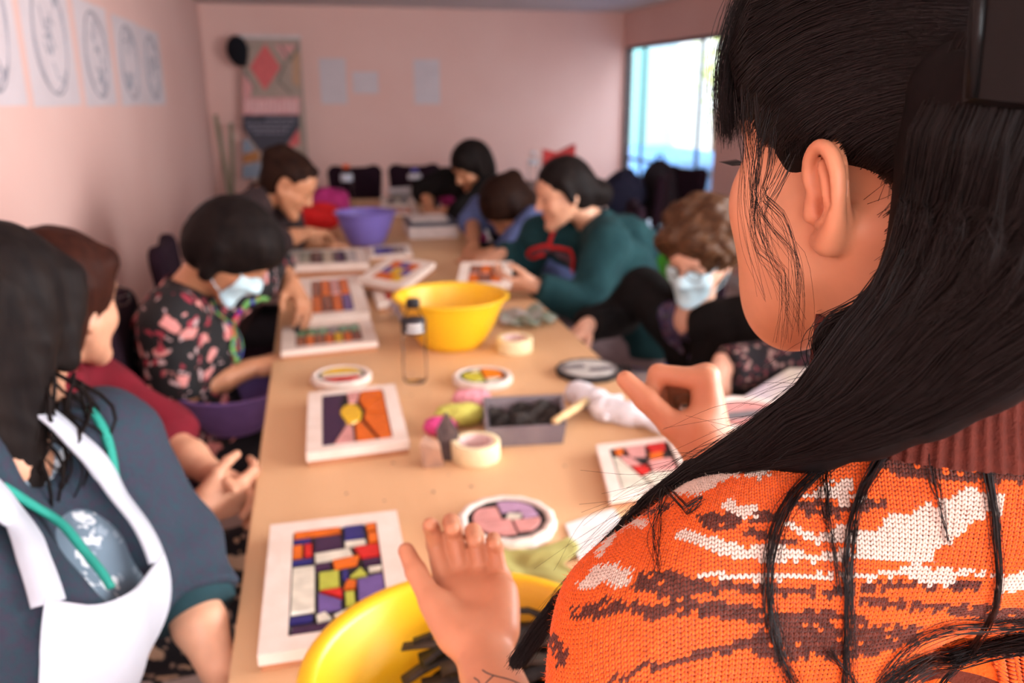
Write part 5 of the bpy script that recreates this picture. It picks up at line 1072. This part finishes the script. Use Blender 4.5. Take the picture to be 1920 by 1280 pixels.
# sweater body
J['elL'], J['wrL'], J['elR'], J['wrR'] = ELL, WRL, ELR, WRR
sw = torso(J, .014, .055)+[rc(J['shL'], ELL, .052, .050, .03), rc(J['shR'], ELR, .052, .050, .03), rc(nb-F_*.012+A(0, 0, .012), J['shL']*.72+nb*.28+A(0, 0, .020), .066, .052, .04), rc(nb-F_*.012+A(0, 0, .012), J['shR']*.72+nb*.28+A(0, 0, .020), .066, .052, .04), cut(ELL, ELL+(WRL-ELL)*.25, .052, .048, .02), cut(ELR, ELR+(WRR-ELR)*.7, .052, .044, .02),
      ('n', .002, 34., 1.), rc(nb+A(0, 0, .0), h.p(-.03, 0, -.06), .056, .056, .01, 's')]
sw.append(pl(A(0, 0, .78), (0, 0, -1), .01))
def knit_base():
    m = bpy.data.materials.new('striped_knit'); m.use_nodes = True; nt = m.node_tree; b = nt.nodes['Principled BSDF']; b.inputs['Roughness'].default_value = .95; b.inputs['Specular IOR Level'].default_value = .15
    tc = nt.nodes.new('ShaderNodeTexCoord'); mp = nt.nodes.new('ShaderNodeMapping'); mp.inputs['Scale'].default_value = (5, 5, 34); nz = nt.nodes.new('ShaderNodeTexNoise'); nz.inputs['Scale'].default_value = 1.3; nz.inputs['Detail'].default_value = 2.5
    rp = nt.nodes.new('ShaderNodeValToRGB'); rp.color_ramp.interpolation = 'CONSTANT'; e = rp.color_ramp.elements; e[0].position = 0.; e[0].color = (.62, .46, .38, 1); e[1].position = .33; e[1].color = (.66, .095, .012, 1); e.new(.56).color = (.115, .024, .014, 1); e.new(.66).color = (.66, .095, .012, 1)
    nt.links.new(tc.outputs['Object'], mp.inputs[0]); nt.links.new(mp.outputs[0], nz.inputs['Vector']); nt.links.new(nz.outputs['Fac'], rp.inputs[0]); nt.links.new(rp.outputs[0], b.inputs['Base Color'])
    w = nt.nodes.new('ShaderNodeTexNoise'); w.inputs['Scale'].default_value = 420; bp = nt.nodes.new('ShaderNodeBump'); bp.inputs['Strength'].default_value = .7; bp.inputs['Distance'].default_value = .002; nt.links.new(tc.outputs['Object'], w.inputs['Vector']); nt.links.new(w.outputs['Fac'], bp.inputs['Height']); nt.links.new(bp.outputs[0], b.inputs['Normal'])
    return m
M_SWB = knit_base()
V, Fc = sculpt(sw, .007); swo = link('sweater', nmesh('sweater', V, Fc), M_SWB, root)
# knit: V shaped stitches laid in columns on the back and sleeve
seed_px = [(2040, 1020), (1960, 1012), (1800, 1000), (1600, 990), (1450, 985), (1330, 1000), (1230, 1045), (1170, 1090), (1125, 1130), (1090, 1165), (1060, 1200), (1040, 1235), (1025, 1275), (1015, 1310)]
CW, RH = .00285, .00235
sd = resample([(a, b, 0) for a, b in seed_px], 160); S0 = hit(sw, sd[:, :2]); S0 = S0[~np.isnan(S0[:, 0])]
Dn = nrm(-F_*.6+A(0, 0, -.8))
_, g = grad(sw, S0); g = nrm_rows(g); t = nrm_rows(Dn-(g@Dn)[:, None]*g); sdv = np.diff(S0, axis=0); tm = (t[1:]+t[:-1])/2
w_ = np.linalg.norm(sdv-(sdv*tm).sum(1)[:, None]*tm, axis=1); cum = np.concatenate([[0], np.cumsum(w_)]); nc = int(cum[-1]/CW); tq = np.linspace(0, cum[-1], nc)
P0 = proj(sw, np.stack([np.interp(tq, cum, S0[:, k]) for k in range(3)], 1), .0012, 4); NU, ND = 96, 100
def march(P, sgn, n):
    out = []; cur = P.copy()
    for i in range(n):
        _, g = grad(sw, cur); g = nrm_rows(g); t = Dn-(g@Dn)[:, None]*g; ln = np.linalg.norm(t, axis=1)[:, None]; t = np.where(ln > .12, t/np.maximum(ln, 1e-6), 0)
        cur = proj(sw, cur+sgn*t*RH, .0012, 2); out.append(cur)
    return out
G = np.array(march(P0, -1, NU)[::-1]+[P0]+march(P0, 1, ND))
_, g = grad(sw, G.reshape(-1, 3)); NN = nrm_rows(g).reshape(G.shape)
CC = np.gradient(G, axis=1); cw = np.linalg.norm(CC, axis=2, keepdims=True); DD = np.gradient(G, axis=0); DD /= np.linalg.norm(DD, axis=2, keepdims=True)+1e-9; CC = CC/np.maximum(cw, 1e-9)
def inpoly(P, poly):
    x, y = P[:, 0], P[:, 1]; n = len(poly); c = np.zeros(len(P), bool)
    for i in range(n):
        (x0, y0), (x1, y1) = poly[i], poly[(i+1) % n]
        if y0 == y1: continue
        c ^= ((y0 > y) != (y1 > y)) & (x < (x1-x0)*(y-y0)/(y1-y0)+x0)
    return c
def strip(pts, w):
    out = [(x, y-w) for x, y in pts]+[(x, y+w) for x, y in pts[::-1]]; return out
WH = [[(1237, 909), (1340, 878), (1440, 860), (1472, 869), (1425, 900), (1391, 890), (1309, 931), (1256, 929), (1219, 929)], [(1219, 924), (1224, 934), (1190, 965), (1155, 1005), (1128, 1048), (1116, 1048), (1138, 1006), (1178, 960)], [(1087, 1096), (1117, 1062), (1144, 1057), (1189, 1076), (1177, 1104), (1132, 1096), (1084, 1113)],
      [(1185, 974), (1219, 980), (1215, 990), (1180, 988)], [(1160, 990), (1178, 986), (1176, 994), (1160, 997)], [(1343, 943), (1365, 937), (1384, 950), (1425, 944), (1410, 976), (1384, 969), (1360, 955)], [(1260, 1010), (1279, 995), (1335, 1004), (1395, 1026), (1400, 1052), (1360, 1042), (1330, 1032), (1300, 1020)],
      [(1533, 999), (1580, 987), (1634, 999), (1673, 967), (1751, 944), (1810, 913), (1861, 924), (1880, 948), (1869, 963), (1830, 975), (1775, 1022), (1751, 1038), (1724, 1061), (1705, 1053), (1658, 1049), (1595, 1049), (1548, 1053), (1498, 1049), (1439, 1055), (1400, 1052), (1391, 1028), (1440, 1016), (1486, 1030), (1529, 1036), (1619, 1030), (1560, 1016)],
      [(1466, 977), (1478, 981), (1525, 1001), (1556, 999), (1580, 1014), (1517, 1017), (1478, 995)], [(1498, 936), (1517, 925), (1556, 909), (1587, 893), (1603, 897), (1595, 917), (1627, 936), (1584, 948), (1556, 932), (1529, 932)],
      strip([(1304, 1081), (1340, 1078), (1400, 1083), (1470, 1078), (1550, 1080), (1640, 1079), (1697, 1070)], 6.5), [(1697, 1066), (1765, 1061), (1800, 1072), (1785, 1090), (1735, 1098), (1705, 1086)], strip([(1800, 1066), (1850, 1080)], 6), [(1862, 1076), (1925, 1070), (1925, 1100), (1872, 1110)]]
BR = [[(1200, 1070), (1230, 1064), (1279, 1078), (1335, 1089), (1429, 1096), (1560, 1106), (1560, 1119), (1429, 1111), (1335, 1111), (1260, 1119), (1192, 1108), (1185, 1096)], [(1069, 1149), (1110, 1130), (1148, 1126), (1204, 1134), (1260, 1122), (1335, 1126), (1429, 1134), (1440, 1168), (1335, 1160), (1260, 1156), (1222, 1160), (1170, 1141), (1129, 1160), (1072, 1160)],
      [(1440, 1150), (1517, 1141), (1595, 1151), (1634, 1167), (1673, 1170), (1732, 1170), (1712, 1202), (1634, 1229), (1517, 1233), (1451, 1241), (1400, 1212), (1400, 1196)], [(1132, 1278), (1185, 1254), (1297, 1224), (1429, 1190), (1440, 1212), (1335, 1231), (1260, 1246), (1170, 1274)], [(1486, 948), (1517, 936), (1587, 948), (1634, 936), (1670, 936), (1642, 956), (1576, 971), (1509, 964)],
      [(1309, 969), (1335, 961), (1380, 965), (1440, 957), (1459, 969), (1447, 980), (1391, 980), (1365, 995), (1335, 995), (1312, 984)], [(1400, 993), (1439, 999), (1498, 1014), (1490, 1022), (1439, 1010), (1395, 1010)], [(1588, 1118), (1673, 1122), (1752, 1128), (1830, 1130), (1925, 1140), (1925, 1170), (1830, 1157), (1752, 1145), (1634, 1137)],
      [(1435, 1096), (1556, 1104), (1650, 1089), (1752, 1092), (1830, 1089), (1830, 1106), (1673, 1104), (1556, 1118), (1439, 1110)], [(1018, 1190), (1046, 1190), (1068, 1224), (1068, 1255), (1048, 1244)], [(1640, 872), (1705, 899), (1760, 902), (1930, 906), (1930, 850), (1640, 850)], [(1205, 960), (1260, 945), (1270, 952), (1225, 968), (1205, 972)], [(1700, 1240), (1925, 1205), (1925, 1225), (1760, 1256)]]
px_ = topx(G.reshape(-1, 3)); pj = px_+RNG.normal(size=px_.shape)*A(4.0, 2.2)
iw = np.zeros(len(pj), bool); ib_ = np.zeros(len(pj), bool)
for q in WH: iw |= inpoly(pj, q)
for q in BR: ib_ |= inpoly(pj, q)
ocol = A(.80, .115, .012)[None]*(1+RNG.normal(size=(len(pj), 1))*.07); bcol = A(.115, .024, .014)[None]*(1+RNG.normal(size=(len(pj), 1))*.18)
mixed = RNG.random(len(pj)) < .10; wcol = A(.74, .56, .47)[None]*(1+RNG.normal(size=(len(pj), 1))*.04)
sc = np.where(iw[:, None], wcol, np.where((ib_ & ~mixed)[:, None], bcol, ocol)); sc = np.clip(sc, .004, .95)
def leg(side):
    V = []; ring = [(0., .0), (.22, 1.), (.55, 1.08), (.85, .8), (1., 0.)]; a = A(.06*side, .62, -.1); b_ = A(.46*side, -.62, .12); ax = b_-a
    w = nrm(np.cross(ax, A(0, 0, 1))); n_ = A(0, 0, 1.); idx = []
    for t, r in ring:
        p = a+ax*t+A(0, 0, .28*math.sin(math.pi*t))
        if r == 0: idx.append([len(V)]); V.append(p)
        else:
            idx.append(list(range(len(V), len(V)+4))); V += [p+w*.235*r, p+n_*.24*r, p-w*.235*r, p-n_*.2*r]
    F = []
    for i in range(len(idx)-1):
        A_, B_ = idx[i], idx[i+1]
        for j in range(4):
            if len(A_) == 1: F.append((A_[0], B_[j], B_[(j+1) % 4]))
            elif len(B_) == 1: F.append((A_[j], B_[0], A_[(j+1) % 4]))
            else: F += [(A_[j], B_[j], B_[(j+1) % 4]), (A_[j], B_[(j+1) % 4], A_[(j+1) % 4])]
    return np.array(V), np.array(F)
tv = []; tf = []; n0 = 0
for s in (1, -1): v, f_ = leg(s); f_ = f_ if s > 0 else f_[:, ::-1]; tv.append(v); tf.append(f_+n0); n0 += len(v)
tv = np.concatenate(tv); tf = np.concatenate(tf)
vis = (px_[:, 0] > 985) & (px_[:, 0] < 2010) & (px_[:, 1] < 1380) & (cw.reshape(-1) < .013) & (cw.reshape(-1) > .0012)
vis &= ev([rc(nb+A(0, 0, .05)-F_*.012, nb+A(0, 0, .09), .070, .066)], G.reshape(-1, 3)) > 0
gp, gc, gd, gn, gw = [a_.reshape(-1, a_.shape[-1])[vis] for a_ in (G, CC, DD, NN, cw)]; scv = sc[vis]
# patch: fill what the first set of columns leaves open low on the back
sd = resample([(1990, 1150, 0), (1850, 1165, 0), (1700, 1170, 0)], 60); S1 = hit(sw, sd[:, :2]); S1 = S1[~np.isnan(S1[:, 0])]; S1 = resample(S1, int(np.linalg.norm(np.diff(S1, axis=0), axis=1).sum()/CW))
G2 = np.array([proj(sw, S1, .0012, 4)]+march(proj(sw, S1, .0012, 4), 1, 70)); sh2 = G2.shape; _, g = grad(sw, G2.reshape(-1, 3)); N2 = nrm_rows(g); C2 = np.gradient(G2, axis=1); w2 = np.linalg.norm(C2, axis=2, keepdims=True); D2 = np.gradient(G2, axis=0); D2 /= np.linalg.norm(D2, axis=2, keepdims=True)+1e-9; C2 = C2/np.maximum(w2, 1e-9)
q2 = G2.reshape(-1, 3); near = gp[(np.abs(gp-q2.mean(0)) < .2).all(1)]; dm = np.concatenate([np.sqrt(((q2[i:i+400, None]-near[None])**2).sum(2)).min(1) for i in range(0, len(q2), 400)])
k2 = (dm > .0024) & (w2.reshape(-1) < .006); p2 = topx(q2)+RNG.normal(size=(len(q2), 2))*A(4, 2.2); b2 = np.zeros(len(q2), bool)
for q in BR: b2 |= inpoly(p2, q)
c2 = np.where(b2[:, None], A(.115, .024, .014)[None], A(.80, .115, .012)[None]*(1+RNG.normal(size=(len(q2), 1))*.07))
gp = np.concatenate([gp, q2[k2]]); gc = np.concatenate([gc, C2.reshape(-1, 3)[k2]]); gd = np.concatenate([gd, D2.reshape(-1, 3)[k2]]); gn = np.concatenate([gn, N2[k2]]); gw = np.concatenate([gw, w2.reshape(-1, 1)[k2]]); scv = np.concatenate([scv, c2[k2]])
S_ = gw*1.0
jit = 1+RNG.normal(size=(len(gp), 1))*.06
SV = gp[:, None]+gc[:, None]*(tv[None, :, 0:1]*S_[:, None])+gd[:, None]*(tv[None, :, 1:2]*RH*1.15*jit[:, None])+gn[:, None]*(tv[None, :, 2:3]*CW*.9*jit[:, None])
SF = (tf[None]+(np.arange(len(gp))*len(tv))[:, None, None]).reshape(-1, 3); SCol = np.repeat(scv, len(tv), 0)
M_KNIT = mat('knit_yarn', (1, 1, 1), .95, (.9, .9, .9), 500, attr=True, bump=.3, bscale=1500, spec=.15, sheen=.15)
ks = link('knit_stitches', nmesh('knit_stitches', SV.reshape(-1, 3), SF, True, SCol), M_KNIT, swo, world=False); ks.matrix_parent_inverse = Matrix.Identity(4)
ks['kind'] = 'stuff'
# wool fuzz standing off the knit
k_ = RNG.integers(0, len(gp), 5200); f0 = gp[k_]+gn[k_]*.001; dr = gn[k_]*.8+RNG.normal(size=(len(k_), 3))*.7; dr = nrm_rows(dr); f2 = f0+dr*RNG.uniform(.0015, .004, (len(k_), 1)); f1 = (f0+f2)/2+RNG.normal(size=f0.shape)*.0005
V, Fc = tubes(np.stack([f0, f1, f2], 1), .00009, .00004, 3); cfz = np.repeat(scv[k_]*1.05, 9, 0)
fz = link('wool_fuzz', nmesh('wool_fuzz', V, Fc, True, cfz), M_KNIT, swo, world=False); fz.matrix_parent_inverse = Matrix.Identity(4); fz['kind'] = 'stuff'
# ribbed collar
ca, cb = nb+A(0, 0, .034)-F_*.013, nb+A(0, 0, .10)-F_*.002; ax = nrm(cb-ca); u_ = nrm(np.cross(ax, F_)); v_ = np.cross(ax, u_); V = []; nt_, nz_ = 360, 14
for j in range(nz_):
    t = j/(nz_-1); rr_ = .074-.004*t+.012*max(0, .35-t)
    for i in range(nt_):
        a = 2*math.pi*i/nt_; r_ = rr_+.0016*math.cos(a*72); V.append(ca+(cb-ca)*t+r_*(u_*math.cos(a)*1.02+v_*math.sin(a)*1.08))
F = [(j*nt_+i, j*nt_+(i+1) % nt_, (j+1)*nt_+(i+1) % nt_, (j+1)*nt_+i) for j in range(nz_-1) for i in range(nt_)]
co = link('collar', nmesh('collar', np.array(V), np.array(F)), mat('brown_rib', (.11, .022, .014), .95, (.085, .018, .012), 200, bump=.3), swo, world=False); co.matrix_parent_inverse = Matrix.Identity(4)
swo.matrix_parent_inverse = Matrix.Translation(-Vector(root.location))

# ---------------- hair
H_J = mat('glossy_black_hair', (.006, .004, .004), .36, (.010, .006, .006), 300, spec=.20); H_JB = mat('hair_underlayer', (.004, .003, .003), .65, (.007, .0045, .0045), 200, spec=.06)
cap = [h.E(-.014, 0, .050, (.104, .083, .092)), h.E(-.055, 0, .005, (.060, .064, .070), .03), h.E(.055, 0, .085, (.044, .064, .052), .03),
       h.E(.080, .055, -.060, (.062, .075, .098), .012, 's'), h.C((-.008, .075, -.030), (-.022, .085, -.030), .045, .045, .012, 's'), h.E(-.020, .085, -.062, (.050, .05, .075), .014, 's')]
V, Fc = sculpt(cap, .004); link('hair', nmesh('hair', V, Fc), H_JB, root)
def comb(starts, ends, mids, n, off, m=14):
    """strands over the skull from start points to end points (head coordinates), each bent over a mid point"""
    i = RNG.random(n)*(len(starts)-1); k = i.astype(int); fr = (i-k)[:, None]; S = np.array(starts); E_ = np.array(ends); Md = np.array(mids)
    a = S[k]*(1-fr)+S[k+1]*fr; b_ = E_[k]*(1-fr)+E_[k+1]*fr; c_ = Md[k]*(1-fr)+Md[k+1]*fr
    a = a+RNG.normal(size=a.shape)*.0022; b_ = b_+RNG.normal(size=a.shape)*.004; c_ = c_+RNG.normal(size=a.shape)*.004
    t = np.linspace(0, 1, m)[None, :, None]; P = (1-t)**2*a[:, None]+2*t*(1-t)*c_[:, None]+t**2*b_[:, None]
    W = h.c+P.reshape(-1, 3)@h.B; W = proj(cap, W, 0., 5).reshape(n, m, 3); _, g_ = grad(cap, W.reshape(-1, 3)); g_ = nrm_rows(g_).reshape(n, m, 3)
    return W+g_*(off*RNG.random((n, 1, 1))+.0003)
starts = [(.050, -.03, .135), (.085, .0, .110), (.098, .03, .085), (.090, .050, .060), (.070, .062, .045), (.050, .068, .030), (.030, .073, .030), (.008, .078, .034), (-.015, .080, .036), (-.035, .078, .018), (-.050, .068, -.010), (-.062, .052, -.045)]
ends = [(-.10, .0, .10), (-.10, .01, .09), (-.10, .02, .082), (-.105, .025, .075), (-.105, .03, .068), (-.105, .032, .062), (-.105, .034, .056), (-.108, .036, .05), (-.108, .036, .045), (-.11, .034, .04), (-.112, .03, .032), (-.112, .026, .024)]
mids = [(-.03, -.02, .17), (-.01, .03, .165), (.0, .06, .145), (-.01, .085, .12), (-.015, .10, .10), (-.02, .10, .085), (-.03, .10, .075), (-.045, .10, .07), (-.055, .10, .06), (-.07, .085, .045), (-.085, .075, .03), (-.09, .06, .01)]
P1 = comb(starts, ends, mids, 3000, .0035, 11)
V, Fc = tubes(P1, RNG.uniform(.00015, .00036, 3000), .00014, 3); link('combed_hair', nmesh('combed_hair', V, Fc), H_J, root)['kind'] = 'stuff'
# fringe lock at the forehead
fr0 = [h.p(.045, .02, .138), h.p(.078, .034, .118), h.p(.090, .045, .085), h.p(.087, .055, .055), h.p(.080, .062, .032)]
def lock(pts, n, w0, w1, r, m=16, wave=0.):
    C = resample(pts, m); t = np.linspace(0, 1, m)[None, :, None]; o0 = RNG.normal(size=(n, 1, 3)); o1 = RNG.normal(size=(n, 1, 3))*.7+o0*.5
    wv_ = wave*np.sin(t*RNG.uniform(4, 9, (n, 1, 1))+RNG.uniform(0, 6, (n, 1, 1)))*RNG.normal(size=(n, 1, 3))
    return C[None]+o0*w0*(1-t)+o1*w1*t+wv_*t
S_all = [lock(fr0, 700, .009, .005, 0), lock([h.p(.06, -.03, .135), h.p(.084, -.01, .11), h.p(.092, .015, .078), h.p(.090, .035, .05)], 300, .009, .005, 0)]
# strands hanging past the cheek
for pts, n in [([(1392, 175, .535), (1400, 260, .525), (1412, 330, .515), (1415, 400, .51), (1440, 470, .505), (1462, 520, .505), (1500, 610, .50)], 13), ([(1420, 190, .52), (1425, 280, .51), (1418, 360, .505), (1412, 420, .505), (1430, 480, .50), (1462, 500, .50), (1470, 560, .50), (1465, 640, .505)], 11),
               ([(1440, 210, .51), (1420, 300, .505), (1414, 380, .50), (1450, 440, .495), (1488, 480, .495), (1500, 560, .495), (1494, 632, .50)], 12), ([(1450, 250, .505), (1440, 330, .50), (1430, 360, .50), (1470, 410, .49), (1492, 480, .49), (1500, 560, .492)], 12),
               ([(1480, 300, .495), (1455, 350, .492), (1432, 390, .492), (1440, 470, .492)], 14), ([(1400, 190, .53), (1398, 300, .53), (1392, 380, .525), (1402, 440, .52), (1440, 560, .515)], 8)]:
    S_all.append(lock([atr(*q) for q in pts], n, .0022, .0028, 0, 16, .0022))
Pf = np.concatenate([resample_many(s_, 16) if s_.shape[1] != 16 else s_ for s_ in S_all]); V, Fc = tubes(Pf, RNG.uniform(.00012, .00024, len(Pf)), .00007, 3); link('face_framing_hair', nmesh('face_framing_hair', V, Fc), H_J, root)['kind'] = 'stuff'
# the long tail swept over the shoulder
UPG = [(1790, 150, .46), (1772, 300, .468), (1762, 420, .472), (1735, 520, .475), (1655, 605, .475), (1585, 680, .475), (1535, 760, .48), (1420, 832, .495), (1290, 880, .51), (1180, 968, .535), (1090, 1065, .56), (1010, 1165, .585), (965, 1235, .60)]
LWG = [(2120, 180, .40), (2120, 380, .40), (2080, 520, .40), (2000, 620, .405), (1880, 705, .415), (1740, 778, .43), (1600, 822, .45), (1470, 850, .475), (1320, 886, .497), (1200, 974, .525), (1105, 1068, .555), (1030, 1165, .58), (980, 1235, .595)]
NS = 40; U_ = resample_idx([atr(*q) for q in UPG], NS); W_ = resample_idx([atr(*q) for q in LWG], NS)
# pair the two sides by arc fraction
tail = []
for v in np.linspace(0.06, .94, 7):
    C = U_*(1-v)+W_*v; q = resample_idx(C, 16); rad = np.interp(np.linspace(0, 1, 16), [0, .3, .45, .56, .68, 1], [.020, .016, .0105, .006, .003, .0010])
    rad = rad*(.75+.5*math.sin(math.pi*v))
    tail += [rc(q[i]+FW*.012*(1-i/15.), q[i+1]+FW*.012*(1-(i+1)/15.), rad[i], rad[i+1], .016 if i < 9 else .004) for i in range(11)]
tail += [rc(h.p(-.085, .035, .03), h.p(-.075, .045, -.06), .035, .035, .03), rc(h.p(-.10, .0, .05), h.p(-.10, .01, -.06), .05, .045, .03)]
V, Fc = sculpt(tail, .0034); link('hair_tail', nmesh('hair_tail', V, Fc), H_JB, root)
n = 3200; v = RNG.random(n)[:, None, None]; t = np.linspace(0, 1, NS)[None, :, None]; v2 = np.clip(v+RNG.normal(size=(n, 1, 1))*.10*t, -.03, 1.03)
C = U_[None]*(1-v2)+W_[None]*v2; C = C-FW*(.014*(1-t)+.003)
idx = np.linspace(0, NS-1, 19).astype(int); C = C[:, idx]; tt = np.linspace(0, 1, 19)
Q = proj(tail, C.reshape(-1, 3), 0., 4).reshape(C.shape); far = np.linalg.norm(Q-C, axis=2, keepdims=True) > .03; Q = np.where(far, C, Q)
_, g_ = grad(tail, Q.reshape(-1, 3)); g_ = nrm_rows(g_).reshape(Q.shape); lift = (RNG.random((n, 1, 1))**2)*.004
wob = .0016*np.sin(tt[None, :, None]*RNG.uniform(3, 9, (n, 1, 1))*2+RNG.uniform(0, 6.3, (n, 1, 1)))*RNG.normal(size=(n, 1, 3))
Q = Q+g_*(lift+.0004)+wob*(.3+tt[None, :, None])
V, Fc = tubes(Q, RNG.uniform(.00016, .00036, n), .00013, 3); link('tail_strands', nmesh('tail_strands', V, Fc), H_J, root)['kind'] = 'stuff'
# flyaways along the shoulder edge and neck down
fl = []
for k in range(150):
    i0 = RNG.integers(14, 30); p = (U_*.6+W_*.4)[i0]; q = (U_*.6+W_*.4)[min(i0+RNG.integers(4, 9), NS-1)]; o = RNG.normal(size=3)*A(.012, .012, .012)+(UP*.010-RT*.006)*RNG.random(); fl.append(resample([p, (p+q)/2+o*.8, q+o+A(0, 0, .01)*RNG.normal()], 12))
for k in range(170):
    a0 = A(-.045-.02*RNG.random(), .066, -.005-.075*RNG.random()); p0 = h.p(*a0); fl.append(resample([p0, h.p(a0[0]+.018+.012*RNG.random(), .070-.004*RNG.random(), a0[2]-.012-.012*RNG.random()), h.p(a0[0]+.035+.02*RNG.random(), .066-.008*RNG.random(), a0[2]-.026-.03*RNG.random())], 12))
fl = np.array(fl); V, Fc = tubes(fl, .00016, .00008, 3); link('flyaway_hair', nmesh('flyaway_hair', V, Fc), H_J, root)['kind'] = 'stuff'
# fine hairs softening the hairline
bh = []; S_ = np.array(starts[3:]); 
for k in range(620):
    i = RNG.random()*(len(S_)-1); j = int(i); a0 = S_[j]*(1-(i-j))+S_[j+1]*(i-j); a0 = a0+A(*(RNG.normal(size=3)*A(.004, .0, .004))); back = A(-.010, .0, .004)*RNG.uniform(.5, 1.6); dn = A(.004*RNG.normal(), .0, -.011*RNG.random())
    P_ = np.array([h.p(*(a0+dn)), h.p(*(a0+dn*.4+back*.4)), h.p(*(a0+back))]); bh.append(P_)
bh = np.array(bh); sk_ = [('g', hj, 0, 'u'), ('g', cap, 0, 'u')]+neck; bh = proj(sk_, bh.reshape(-1, 3), .0004, 4).reshape(bh.shape)
V, Fc = tubes(bh, .00016, .00010, 3); link('hairline_hair', nmesh('hairline_hair', V, Fc), H_J, root)['kind'] = 'stuff'
# loose locks lying on the sweater
lk = []
for pts, n, w in [([(1600, 840), (1540, 890), (1480, 950), (1444, 1030), (1434, 1110), (1446, 1200), (1490, 1300)], 36, .0016), ([(1690, 810), (1650, 870), (1610, 940), (1584, 1040), (1578, 1150), (1570, 1300)], 34, .0014), ([(1545, 850), (1546, 940), (1556, 1040), (1566, 1110)], 14, .0010),
                  ([(1832, 770), (1842, 880), (1856, 990), (1860, 1080), (1845, 1140), (1790, 1220), (1725, 1300)], 26, .0011), ([(1755, 790), (1744, 860), (1755, 930), (1768, 1010)], 10, .0009), ([(1290, 890), (1256, 940), (1240, 1000), (1243, 1080)], 10, .0010),
                  ([(1990, 1175), (1900, 1186), (1800, 1205), (1710, 1232), (1650, 1275), (1610, 1320)], 110, .0036), ([(1990, 1150), (1860, 1155), (1760, 1165), (1690, 1200), (1640, 1260)], 22, .0022), ([(1540, 1215), (1580, 1260), (1600, 1320)], 10, .001)]:
    q_ = resample([(x, yy, 0) for x, yy in pts], 26); b0 = hit(sw, q_[:, :2]); b1 = np.array([atr(x, yy, .45) for x, yy, _ in q_]); base = proj(sw, np.where(np.isnan(b0), b1, b0), .004, 3); t = np.linspace(0, 1, 26)[None, :, None]
    o0 = RNG.normal(size=(n, 1, 3))*w; o1 = RNG.normal(size=(n, 1, 3))*w*.9; S_ = base[None]+o0*(1-t)+(o0*.4+o1)*t+.0015*np.sin(t*RNG.uniform(5, 12, (n, 1, 1))+RNG.uniform(0, 6, (n, 1, 1)))*RNG.normal(size=(n, 1, 3))
    _, g_ = grad(sw, base); g_ = nrm_rows(g_); S_ = S_+g_[None]*.0015; lk.append(S_)
lk = np.concatenate(lk); V, Fc = tubes(lk, RNG.uniform(.00020, .00036, len(lk)), .00014, 3); link('loose_locks', nmesh('loose_locks', V, Fc), H_J, root)['kind'] = 'stuff'
cu = [atr(*q) for q in ((1660, 560, .475), (1600, 590, .475), (1552, 612, .475), (1536, 640, .475), (1545, 690, .478), (1556, 730, .48))]
V, Fc = tubes(lock(cu, 140, .004, .0022, 0, 20), .00030, .0002, 3); link('neck_curl', nmesh('neck_curl', V, Fc), H_J, root)['kind'] = 'stuff'
# clip
cl = [atr(*q) for q in ((1846, -90, .405), (1823, 184, .405), (2040, 205, .38), (2060, -90, .38))]; cn = nrm(np.cross(cl[1]-cl[0], cl[3]-cl[0])); cn = cn if cn@FW < 0 else -cn
b = MB(); b.add([p for p in cl]+[p+FW*.008 for p in cl], [(0, 1, 2, 3), (7, 6, 5, 4), (0, 4, 5, 1), (1, 5, 6, 2), (2, 6, 7, 3), (3, 7, 4, 0)]); cb_ = b.build('hair_clip', mat('black_clip', (.006, .005, .005), .25, spec=.12), root)
MB().tube([cl[0]-RT*.001, (cl[0]+cl[1])/2, cl[1]], [.0032, .0030, .0026], 8).build('clip_edge', MATS['black_clip'], cb_, True, False).matrix_parent_inverse = Matrix.Identity(4)
